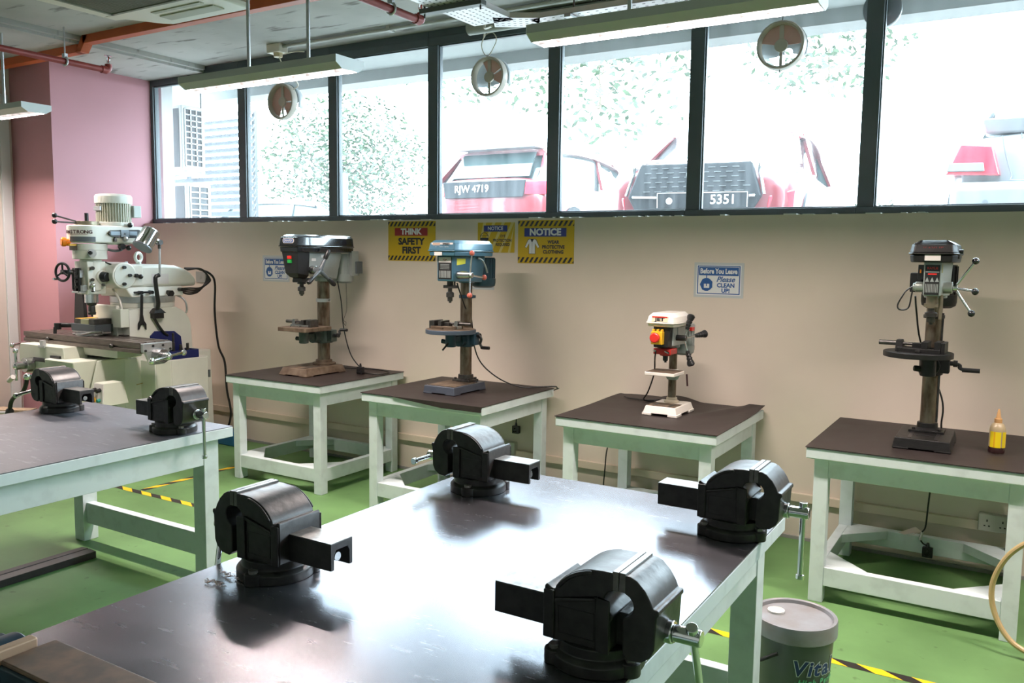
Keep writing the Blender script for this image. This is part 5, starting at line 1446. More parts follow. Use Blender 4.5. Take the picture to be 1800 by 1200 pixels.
# ------------------------------------------------------------------ ceiling fixtures
def pendant(x0, x1, label, yf=-1.60, rods=(), lit=True, dim=1.0):
    y0, y1 = yf, yf + .212
    t = thing('pendant_light', label, 'light fixture', ((x0 + x1) / 2, (y0 + y1) / 2, 2.545), 0, 'louvred fluorescent pendants')
    z0, zt = 2.548, 2.612
    pr = [(y0, 2.575), (y0, zt), (y1, zt), (y1, 2.575), (y1 - .045, z0), (y1 - .050, z0), (y1 - .050, z0 + .004), (y1 - .008, 2.578), (y1 - .008, zt - .006), (y0 + .008, zt - .006), (y0 + .008, 2.578), (y0 + .050, z0 + .004), (y0 + .050, z0), (y0 + .045, z0)]
    MB().prism(pr, 'x', x0 + .004, x1 - .004).build('housing', lamp_g, parent=t)
    cap = [(y0, 2.575), (y0, zt), (y1, zt), (y1, 2.575), (y1 - .045, z0), (y0 + .045, z0)]
    MB().prism(cap, 'x', x0, x0 + .004).build('end_cap', lamp_e, parent=t)
    MB().prism(cap, 'x', x1 - .004, x1).build('end_cap', lamp_e, parent=t)
    lv = MB()
    n = 12
    for k in range(1, n):
        xx = x0 + (x1 - x0) * k / n
        for ya, yb in ((y0 + .052, (y0 + y1) / 2 - .003), ((y0 + y1) / 2 + .003, y1 - .052)):
            lv.hexa([(xx - .001, ya, z0 + .001), (xx + .001, ya, z0 + .001), (xx + .001, yb, z0 + .001), (xx - .001, yb, z0 + .001)],
                    [(xx - .009, ya - .010, z0 + .030), (xx + .009, ya - .010, z0 + .030), (xx + .009, yb, z0 + .030), (xx - .009, yb, z0 + .030)])
    ym = (y0 + y1) / 2
    lv.hexa([(x0 + .006, ym - .002, z0), (x1 - .006, ym - .002, z0), (x1 - .006, ym + .002, z0), (x0 + .006, ym + .002, z0)],
            [(x0 + .006, ym - .012, z0 + .030), (x1 - .006, ym - .012, z0 + .030), (x1 - .006, ym + .012, z0 + .030), (x0 + .006, ym + .012, z0 + .030)])
    for s_, yy in ((1, y0 + .050), (-1, y1 - .050)):
        lv.hexa([(x0 + .006, yy, z0), (x1 - .006, yy, z0), (x1 - .006, yy + s_ * .002, z0), (x0 + .006, yy + s_ * .002, z0)],
                [(x0 + .006, yy - s_ * .020, z0 + .032), (x1 - .006, yy - s_ * .020, z0 + .032), (x1 - .006, yy - s_ * .018, z0 + .032), (x0 + .006, yy - s_ * .018, z0 + .032)])
    lv.build('louvre', mirror, parent=t)
    for yy in (ym - .042, ym + .042):
        MB().cyl((x0 + .02, yy, z0 + .042), (x1 - .02, yy, z0 + .042), .008, n=12).build('tube', tube_e, parent=t)
    for xx in (rods or (x0 + .40, x1 - .32)):
        MB().cyl((xx, ym, zt), (xx, ym, CZ), .010, n=12).build('rod', galv, parent=t)
    if lit:
        for yy in (ym - .042, ym + .042):
            ld = bpy.data.lights.new('tube_light', 'AREA'); ld.shape = 'RECTANGLE'
            ld.size, ld.size_y = x1 - x0 - .06, .030
            ld.energy = LAMP_W / 2 * dim; ld.color = (1.0, 0.85, 0.79)
            lo = bpy.data.objects.new('tube_light', ld); COL.objects.link(lo)
            lo.parent = t; lo.location = (0, yy - ym, .031)
    return t
pendant(-4.300, -3.065, 'long louvred pendant light hanging in front of the leftmost windows', rods=(-3.82, -3.36))
pendant(-1.945, -.715, 'long louvred pendant light at the top centre right of the photo', rods=(-1.50, -1.02))
pendant(-7.19, -5.950, 'louvred pendant light whose right end shows at the left photo edge', rods=(-6.357, -6.9), dim=.72)
pendant(.42, 1.66, 'louvred pendant light out of frame to the right of the window row')

# air conditioning cassette
ac = thing('ceiling_air_conditioner', 'cream cassette air conditioner set against the concrete ceiling', 'air conditioner', (-4.70, -1.75, 3.11))
ax0, ax1, ay0, ay1 = -5.165, -4.17, -2.20, -1.16
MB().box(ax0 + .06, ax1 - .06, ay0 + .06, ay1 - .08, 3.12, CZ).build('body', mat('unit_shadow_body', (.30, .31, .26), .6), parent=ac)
ucream = mat('unit_cream', (.66, .66, .56), .45)
gx0, gx1, gy0, gy1 = -5.060, -4.27, -2.10, -1.49
fr = MB()
fr.prism([(ax0, gy1), (ax0, -1.40), (-5.08, -1.385), (-4.95, -1.20), (-4.90, ay1), (ax1, ay1), (ax1, gy1)], 'z', 3.088, 3.125)
fr.box(ax0, ax1, ay0, gy0, 3.088, 3.125).box(ax0, gx0, gy0, gy1, 3.088, 3.125).box(gx1, ax1, gy0, gy1, 3.088, 3.125)
fr.build('fascia', ucream, parent=ac, bevel=.010, segs=3)
gr = MB().box(gx0, gx1, gy0, gy1, 3.100, 3.110)
for k in range(48):
    yy = gy0 + .02 + (gy1 - gy0 - .04) * k / 48
    gr.box(gx0 + .02, gx1 - .02, yy, yy + .006, 3.090, 3.100)
for xa, xb in ((gx0, gx0 + .02), (gx1 - .02, gx1)):
    gr.box(xa, xb, gy0, gy1, 3.084, 3.11)
for ya, yb in ((gy0, gy0 + .02), (gy1 - .02, gy1)):
    gr.box(gx0, gx1, ya, yb, 3.084, 3.11)
gr.build('grille', acgrille, parent=ac)
MB().box(-4.80, -4.30, -1.34, -1.25, 3.080, 3.0885).build('air_flap', mat('flap_olive', (.36, .38, .28), .5), parent=ac, bevel=.003)
MB().box(-4.78, -4.32, -1.42, -1.385, 3.082, 3.0885).build('air_flap', mat('flap_olive', (.36, .38, .28), .5), parent=ac, bevel=.003)

# orange trunking with a jog, along the ceiling
OY0, OY1 = -1.045, -.975
ob = MB()
ob.box(-7.45, -6.17, OY0, OY1, 3.075, 3.135)
ob.hexa([(-6.20, OY0, 3.075), (-6.13, OY0, 3.075), (-6.13, OY1, 3.075), (-6.20, OY1, 3.075)], [(-6.10, OY0, 3.19), (-6.03, OY0, 3.19), (-6.03, OY1, 3.19), (-6.10, OY1, 3.19)])
ob.box(-6.10, XR, OY0, OY1, 3.13, 3.19)
tag(ob.build('cable_trunking', trunk_or, loc=(-4.5, -1.01, 3.16), bevel=.003), 'orange painted cable trunking with a jog, running along the concrete ceiling', 'trunking')
tag(MB().box(-4.98, -4.90, OY0 - .003, OY0, 3.148, 3.168).build('trunking_clip', black, loc=(-4.94, OY0, 3.158)), 'small dark bracket on the side of the orange trunking', 'clip')

def sprinkler(x, y0, y1, label, hangs):
    t = thing('sprinkler_pipe', label, 'sprinkler pipe', (x, y1, 2.95), 0, 'red sprinkler pipes under the ceiling')
    MB().cyl((x, y0, 2.95), (x, y1, 2.95), .0225, n=18).cyl((x, y1 - .05, 2.95), (x, y1 - .01, 2.95), .029, n=18).tube([(x, y1 - .03, 2.95), (x, y1 - .002, 2.953), (x, y1 + .008, 2.97), (x, y1 + .008, 2.995)], .025, 12, 5).build('pipe', pipe_red, parent=t)
    h = MB().cyl((x, y1 + .008, 2.99), (x, y1 + .008, 3.008), .013, n=12)
    h.tube([(x - .006, y1 + .008, 3.005), (x - .018, y1 + .008, 3.03), (x - .006, y1 + .008, 3.055)], .004, 6, 4).tube([(x + .006, y1 + .008, 3.005), (x + .018, y1 + .008, 3.03), (x + .006, y1 + .008, 3.055)], .004, 6, 4)
    h.cyl((x, y1 + .008, 3.055), (x, y1 + .008, 3.060), .026, n=16)
    h.build('sprinkler_head', chrome, parent=t)
    MB().cyl((x, y1 + .008, 3.01), (x, y1 + .008, 3.05), .004, n=8).build('glass_bulb', red, parent=t)
    for yy in hangs:
        MB().cyl((x, yy, 2.985), (x, yy, CZ), .0055, n=8).torus((x, yy, 2.952), (0, 1, 0), .030, .007, 20, 6).box(x - .016, x + .016, yy - .012, yy + .012, 2.975, 3.005).build('hanger', galv, parent=t)
sprinkler(-6.0, -3.6, -.915, 'red sprinkler pipe at the left, ending in front of the pink wall', (-1.245,))
sprinkler(-3.09, -3.6, -.865, 'red sprinkler pipe at the top centre, ending above the third window', (-1.13,))
# conduit along the window head, junction box with plug
cd_ = MB().cyl((-4.97, -.15, 3.168), (XR, -.15, 3.168), .012, n=10).cyl((-4.97, -.118, 3.172), (XR, -.118, 3.172), .010, n=10)
cd_.box(-3.93, -3.90, -.165, -.10, 3.155, CZ)
tag(cd_.build('ceiling_conduit', mat('conduit_grey', (.42, .43, .40), .5), loc=(-1, -.14, 3.168)), 'pair of grey conduits along the ceiling above the windows', 'conduit')
tag(MB().cyl((-3.35, .02, 3.14), (XR, .02, 3.14), .045, n=20).build('ceiling_duct_pipe', mat('pipe_grey_green', (.36, .38, .34), .5, var=.15), loc=(0, .02, 3.14)), 'thick grey pipe at the ceiling above the middle windows', 'pipe')
jb_ = thing('junction_box', 'cream socket box on the ceiling above the second window', 'socket', (-5.02, -.14, CZ))
MB().box(-5.09, -4.95, -.19, -.10, 3.125, CZ).build('box', plast_w, parent=jb_, bevel=.006)
MB().cyl((-5.01, -.145, 3.095), (-5.01, -.145, 3.127), .032, .036, n=18).build('plug', mat('plug_tan', (.52, .43, .27), .5), parent=jb_)
MB().tube([(-5.0, -.145, 3.10), (-4.99, -.10, 3.02), (-5.0, .05, 2.93), (-5.09, .085, 2.90)], .005, 8, 5).tube([(-4.97, -.145, 3.11), (-4.86, -.12, 3.125), (-4.78, -.10, 3.12)], .004, 8, 5).build('flex', plast_w, parent=jb_)
# perforated cable tray
trm = mat('tray_white_zinc', (.62, .60, .60), .35, .3)
tp = thing('cable_tray', 'perforated white metal cable tray bending along above the windows', 'cable tray', (-2.3, -.75, 2.95))
def tray_run(p, q, w, name, rows=4, pitch=.045):
    p, q = Vector(p), Vector(q); d = (q - p); L_ = d.length; d.normalize(); s_ = Vector((-d.y, d.x, 0))
    b = MB()
    def Q(a, o, z): return p + d * a + s_ * o + Vector((0, 0, z))
    b.hexa([Q(0, -w / 2, 0), Q(L_, -w / 2, 0), Q(L_, w / 2, 0), Q(0, w / 2, 0)], [Q(0, -w / 2, .002), Q(L_, -w / 2, .002), Q(L_, w / 2, .002), Q(0, w / 2, .002)])
    for o in (-w / 2, w / 2 - .002):
        b.hexa([Q(0, o, 0), Q(L_, o, 0), Q(L_, o + .002, 0), Q(0, o + .002, 0)], [Q(0, o, .03), Q(L_, o, .03), Q(L_, o + .002, .03), Q(0, o + .002, .03)])
    tr_ = b.build(name, trm, parent=tp)
    h = MB()
    for k in range(int(L_ / pitch)):
        for r_ in range(rows):
            a = (k + .5) * pitch; o = -w / 2 + w * (r_ + .75) / (rows + .5)
            h.hexa([Q(a - .008, o - .004, -.0008), Q(a + .008, o - .004, -.0008), Q(a + .008, o + .004, -.0008), Q(a - .008, o + .004, -.0008)], [Q(a - .008, o - .004, 0), Q(a + .008, o - .004, 0), Q(a + .008, o + .004, 0), Q(a - .008, o + .004, 0)])
    h.build('perforations', black, parent=tr_)
tray_run((-2.77, -1.75, 2.95), (-2.74, -.62, 2.95), .28, 'tray_run', 6, .035)
tray_run((-2.735, -.63, 2.95), (-2.50, -.50, 2.95), .20, 'tray_bend', 4, .035)
tray_run((-2.52, -.51, 2.95), (2.9, -.51, 2.95), .155, 'tray_run', 3, .055)
MB().box(-2.95, -2.54, -1.06, -1.01, 2.922, 2.948).build('bracket', mat('bracket_dark', (.12, .13, .12), .45, .5), parent=tp, bevel=.002)
for p_ in ((-2.93, -1.035), (-2.56, -1.035), (-2.27, -.52), (-1.95, -.44)):
    MB().cyl((p_[0], p_[1], 2.90), (p_[0], p_[1], CZ), .005, n=8).build('threaded_rod', dsteel, parent=tp)
MB().box(-2.29, -2.25, -.60, -.42, 2.930, 2.948).build('bracket', galv, parent=tp, bevel=.002)

# round ventilators set in the panes
def ventilator(x, z, r, label, rot, cord=True):
    t = thing('window_ventilator', label, 'ventilator', (x, GY, z), 0, 'round rotor ventilators in the window panes')
    y = GY - .004
    b = MB()
    prof = [(r * .84, 0), (r * .84, .040), (r * .90, .052), (r * .97, .050), (r, .036), (r, 0)]
    R = [b.ring(Vector((x, y - d, z)), (0, -1, 0), q, 44) for q, d in prof]
    for A, B in zip(R, R[1:] + R[:1]):
        for i in range(44):
            b._f([A[i], A[(i + 1) % 44], B[(i + 1) % 44], B[i]])
    b.build('rim', ventp, parent=t)
    bl = MB()
    def sector(a0, a1, yy, r0, r1):
        n = 12
        P = []
        for k in range(n + 1):
            a = math.radians(a0 + (a1 - a0) * k / n)
            P.append((x + r1 * math.cos(a), z + r1 * math.sin(a)))
        for k in range(n, -1, -1):
            a = math.radians(a0 + (a1 - a0) * k / n)
            P.append((x + r0 * math.cos(a), z + r0 * math.sin(a)))
        bl.prism(P, 'y', yy - .003, yy)
    for a0, a1 in rot:
        sector(a0, a1, y - .012, r * .28, r * .84)
    bl.build('rotor', rotor, parent=t)
    MB().cyl((x, y - .030, z), (x, y - .010, z), r * .27, n=24).build('hub', ventp, parent=t, bevel=.003)
    MB().box(x - r * .06, x + r * .06, y - .020, y - .010, z - r * .9, z - r * .25).build('strut', ventp, parent=t)
    MB().box(x - r * .09, x + r * .09, y - .022, y - .010, z + r * .25, z + r * .85).build('strut', ventp, parent=t)
    # rain hood outside: upper half shell bulging away from the glass
    h = MB(); n = 16; rings = []
    for j in range(7):
        q = j / 6; rr = r * 1.02 * math.sqrt(max(0, 1 - q * q * .97)); dd = GY + .008 + .15 * q
        rings.append([h._v((x + rr * math.cos(a), dd, z + rr * math.sin(a))) for a in [math.radians(-20 + 220 * i / n) for i in range(n + 1)]])
    for A, B in zip(rings, rings[1:]):
        for i in range(n):
            h._f([A[i], A[i + 1], B[i + 1], B[i]])
    ho = h.build('rain_hood', mat('hood_grey', (.30, .33, .34), .5), parent=t)
    sm = ho.modifiers.new('thick', 'SOLIDIFY'); sm.thickness = .003
    if cord:
        MB().cyl((x, y - .02, z + r * .9), (x + .004, y - .02, z + r * 1.25), .003, n=6).cyl((x, y - .03, z - r * .9), (x, y - .03, z - r * 1.12), .003, n=6).build('pull_cord', cord_m, parent=t)
    return t
ventilator(-5.215, 2.815, .145, 'round ventilator in the second window pane from the left, behind the pendant light', [(0, 250), (290, 352)])
vt = ventilator(-3.230, 2.820, .136, 'round ventilator in the fourth pane, hanging cord loop above it', [(30, 118), (-30, 22)], False)
MB().tube([(-3.24, .09, 2.955), (-3.20, .085, 3.0), (-3.17, .085, 3.06), (-3.20, .085, 3.11), (-3.26, .085, 3.10), (-3.29, .085, 3.04), (-3.27, .085, 2.98), (-3.235, .09, 2.955)], .0035, 6, 6).tube([(-3.27, .085, 3.09), (-3.22, .02, 3.13), (-3.10, -.15, 3.15), (-2.95, -.40, 3.0), (-2.80, -.55, 2.955)], .0065, 8, 6).build('cable_loop', plast_w, parent=vt)
ventilator(-1.262, 2.805, .136, 'round ventilator in the sixth pane, near the top right', [(2, 88), (94, 168)])
hh_ = MB()
for (r0_, d0), (r1_, d1) in zip([(.100, 0), (.096, .05), (.075, .10), (.035, .135)], [(.096, .05), (.075, .10), (.035, .135), (.004, .15)]):
    A = hh_.ring((-.755, .19 + d0, 2.965), (0, 1, 0), r0_, 32); B = hh_.ring((-.755, .19 + d1, 2.965), (0, 1, 0), r1_, 32)
    for i_ in range(32):
        hh_._f([A[i_], A[(i_ + 1) % 32], B[(i_ + 1) % 32], B[i_]])
ho_ = hh_.build('ventilator_hood', mat('hood_grey', (.30, .33, .34), .5), loc=(-.755, .19, 2.965))
sm_ = ho_.modifiers.new('thick', 'SOLIDIFY'); sm_.thickness = .003
tag(ho_, 'grey ventilator hood outside the glass, peeking past the right window mullion', 'hood')

# ------------------------------------------------------------------ floor items
def hazard_tape(p, q, w, label):
    p, q = Vector((*p, 0)), Vector((*q, 0)); d = q - p; L_ = d.length; d.normalize(); s_ = Vector((-d.y, d.x, 0)) * w / 2
    b = MB(); step = .10; k = 0; a = -w * 1.6 - .1
    U = Vector((0, 0, .0012)); tot = int(L_ / step) + 2
    while a < L_:
        a1 = a + step
        q4 = [(a + w * 1.6, -1), (a1 + w * 1.6, -1), (a1, 1), (a, 1)]
        c_ = [(min(max(t_, 0), L_), s) for t_, s in q4]
        b.mi = k % 2
        pts = [p + d * t_ + s_ * s + U for t_, s in c_]
        if (pts[0] - pts[1]).length + (pts[2] - pts[3]).length > 1e-4:
            uniq = []
            for pt in pts:
                if not any((pt - z_).length < 1e-6 for z_ in uniq): uniq.append(pt)
            if len(uniq) >= 3: b.poly(uniq)
        a = a1; k += 1
    o = b.build('floor_tape', [tapey, tapek], loc=(p + q) / 2)
    return tag(o, label, 'tape', 'yellow and black hazard tape on the floor')
hazard_tape((-5.60, -1.485), (-1.75, -1.452), .048, 'hazard tape strip crossing under the left workbench, in front of the milling machine')
hazard_tape((-4.985, -1.44), (-4.972, -.30), .048, 'hazard tape strip running to the back wall beside the milling machine')
hazard_tape((-1.70, -1.452), (2.4, -1.440), .048, 'hazard tape strip passing behind the grey pail at the bottom right')
fb = MB()
pr = [(-.062, 0), (-.062, .036), (-.006, .040), (-.004, .036), (.004, .036), (.006, .040), (.062, .036), (.062, 0)]
fb.xf = Matrix.Translation((-4.125, -2.36, 0)) @ Matrix.Rotation(math.radians(-90), 4, 'Z')
fb.prism(pr, 'x', -.0, 1.35) if False else fb.prism(pr, 'x', 0, 1.35)
tag(fb.build('floor_bar', floorbar, loc=(-4.125, -2.9, 0), bevel=.002), 'long dark brown rail lying on the green floor under the left workbench', 'bar')
# pail
px, py = -.632, -1.852
pt_ = thing('plastic_pail', 'dark grey plastic pail with a light grey lid beside the front workbench', 'pail', (px, py, 0))
MB().lathe((px, py, 0), (0, 0, 1), [(.118, 0), (.120, .004), (.137, .285), (.141, .286), (.141, .300)], 44).build('body', pail, parent=pt_)
MB().lathe((px, py, .268), (0, 0, 1), [(.142, 0), (.147, .004), (.147, .052), (.145, .060), (.138, .062), (.133, .058), (.130, .046), (.10, .047), (.0, .048)], 44).build('lid', lid, parent=pt_)
MB().lathe((px - .070, py + .012, .314), (0, 0, 1), [(.030, 0), (.030, .009), (.024, .012), (.022, .009), (.0, .009)], 28).build('spout_cap', mat('cap_white', (.66, .66, .62), .4), parent=pt_)
MB().tube([(px - .142, py - .03, .25), (px - .17, py - .10, .21), (px - .10, py - .165, .195), (px - .02, py - .152, .235)], .0065, 8, 6).build('handle', black, parent=pt_)
pl2 = MB()
def around(b, word, size, z, a_c, pitch, bold, shear, mi):
    b.mi = mi
    tot = sum(pitch.get(c, 1.0) for c in word); a = -tot / 2
    for c in word:
        a += pitch.get(c, 1.0) / 2
        R = .1215 + z * .0575 + (.0016 if mi == 0 else .0010)
        ang = a_c + a * size * .62 / R
        b.text(c, size, (px + R * math.sin(ang), py - R * math.cos(ang), z), (math.cos(ang), math.sin(ang), 0), (0, 0, 1), bold, shear)
        a += pitch.get(c, 1.0) / 2
PW = {'V': 1.2, 'i': .5, 't': .65, 'l': .5, 'H': 1.2, 'P': 1.1, ' ': .6, 'r': .7, 'f': .6, '-': .7, 'm': 1.4}
around(pl2, 'Vital', .074, .182, .80, PW, .060, .2, 2)
around(pl2, 'Vital', .074, .1822, .80, PW, .030, .2, 0)
around(pl2, '-High Performance', .030, .132, 1.35, PW, .03, .2, 1)
for f_ in pl2.bm.faces:
    pass
pl2.build('lettering', [mat('pail_navy', (.010, .026, .12), .4), mat('pail_green', (.10, .42, .22), .4), mat('pail_white', (.55, .60, .60), .4)], parent=pt_)
# tan hose at the right edge
hs = MB().tube([(.36, -1.06, .012), (.20, -1.04, .02), (.055, -1.02, .06), (-.02, -1.00, .17), (-.03, -1.0, .30), (.03, -1.02, .44), (.14, -1.04, .52), (.30, -1.06, .50), (.42, -1.1, .38), (.50, -1.12, .2), (.55, -1.13, .012), (.62, -1.2, .012)], .011, 10, 8)
tag(hs.build('hose', hose_m, loc=(.2, -1.04, .012)), 'tan hose looping up from the floor at the right photo edge', 'hose')
tag(MB().box(-5.70, -5.50, -.23, -.10, 0, .12).build('blue_tub', mat('tub_blue', (.02, .12, .24), .5), loc=(-5.6, -.165, 0), bevel=.01), 'low blue tub on the floor against the back wall, seen past the left workbench', 'tub')
# timber offcuts at the far left
for (xa, ya, zz, L_, ang, lbl) in ((-6.95, -1.36, .30, .62, .5, 'pale timber offcut lying on top of the pile at the left'), (-6.98, -1.55, .265, .75, .2, 'brown timber board beneath the offcuts at the left'),
                                    (-6.80, -1.20, .265, .40, 1.1, 'short timber block nearest the milling machine in the pile at the left')):
    b = MB(); b.xf = Matrix.Translation((xa, ya, 0)) @ Matrix.Rotation(ang, 4, 'Z')
    b.box(-L_ / 2, L_ / 2, -.055, .055, zz, zz + .038)
    tag(b.build('timber_board', wood, loc=(xa, ya, zz), bevel=.002), lbl, 'timber', 'timber offcuts at the left')
b = MB().box(-7.40, -6.72, -2.0, -1.06, .0, .035)
for yy in (-1.95, -1.56, -1.16):
    b.box(-7.40, -6.72, yy, yy + .08, .035, .23)
b.box(-7.40, -6.72, -2.0, -1.06, .23, .265)
tag(b.build('timber_crate', wood, loc=(-7.06, -1.53, 0), bevel=.003), 'low timber crate under the offcuts beside the white door', 'crate')

# ------------------------------------------------------------------ outside
GZ = 1.55
struct(MB().box(-30, 25, .23, 40, GZ - .3, GZ).build('ground', ground_m))
struct(MB().box(-9.5, XR + .5, .165, 1.05, 3.235, 3.40).box(-9.5, XR + .5, 1.05, 1.30, 3.14, 3.40).build('soffit', soffit_m))
# condenser units on the side wall
def condenser(z0, z1, ya, yb, xf, label, rows, cols):
    t = thing('condenser_unit', label, 'condenser', (xf - .15, (ya + yb) / 2, z0), 0, 'white outdoor condenser units')
    MB().box(xf - .30, xf, ya, yb, z0, z1).build('casing', acw, parent=t, bevel=.008)
    m = .035
    MB().box(xf - .001, xf + .001, ya + m, yb - m, z0 + .05, z1 - .03).build('coil', mat('coil_dark', (.030, .036, .038), .6), parent=t)
    g = MB()
    for k in range(rows + 1):
        z = z0 + .05 + (z1 - z0 - .08) * k / rows
        g.box(xf, xf + .010, ya + m, yb - m, z - .006, z + .006)
    for k in range(cols + 1):
        y = ya + m + (yb - ya - 2 * m) * k / cols
        g.box(xf, xf + .010, y - .007, y + .007, z0 + .05, z1 - .03)
    g.build('guard_grid', acw, parent=t)
    MB().box(xf - .29, xf - .04, ya - .003, ya - .001, z0 + .04, z1 - .03).build('side_coil', mat('coil_dark', (.030, .036, .038), .6), parent=t)
    MB().box(xf - .30, xf + .03, ya + .03, ya + .07, z0 - .03, z0).box(xf - .30, xf + .03, yb - .07, yb - .03, z0 - .03, z0).build('bracket', galv, parent=t)
    return t
cu = condenser(2.375, 3.00, .50, .765, -7.0, 'upper white condenser unit outside the leftmost window', 10, 3)
MB().cyl((-7.22, .55, 2.99), (-7.22, .55, 3.24), .006, n=6).cyl((-7.03, .75, 2.99), (-7.03, .75, 3.24), .006, n=6).build('hanger_rod', dsteel, parent=cu)
condenser(1.62, 2.265, .52, .80, -6.97, 'lower white condenser unit outside the leftmost window', 10, 2)
tag(MB().box(-7.08, -6.94, .24, .36, GZ, 3.235).build('wall_post', acw, loc=(-7.01, .30, GZ)), 'white vertical post just outside the leftmost window', 'post')
# louvred fence
fn = thing('louvre_fence', 'grey louvred fence of horizontal slats outside the leftmost windows', 'fence', (-8.2, 1.6, GZ))
for k in range(20):
    z = GZ + .06 + k * .0775
    MB().hexa([(-9.6, 1.56, z), (-7.21, 1.56, z), (-7.21, 1.57, z), (-9.6, 1.57, z)], [(-9.6, 1.61, z + .058), (-7.235, 1.61, z + .058), (-7.235, 1.62, z + .058), (-9.6, 1.62, z + .058)]).build('slat', slat_m, parent=fn)
MB().box(-7.30, -7.26, 1.63, 1.67, GZ, 3.14).box(-8.4, -8.36, 1.63, 1.67, GZ, 3.14).build('post', slat_m, parent=fn)

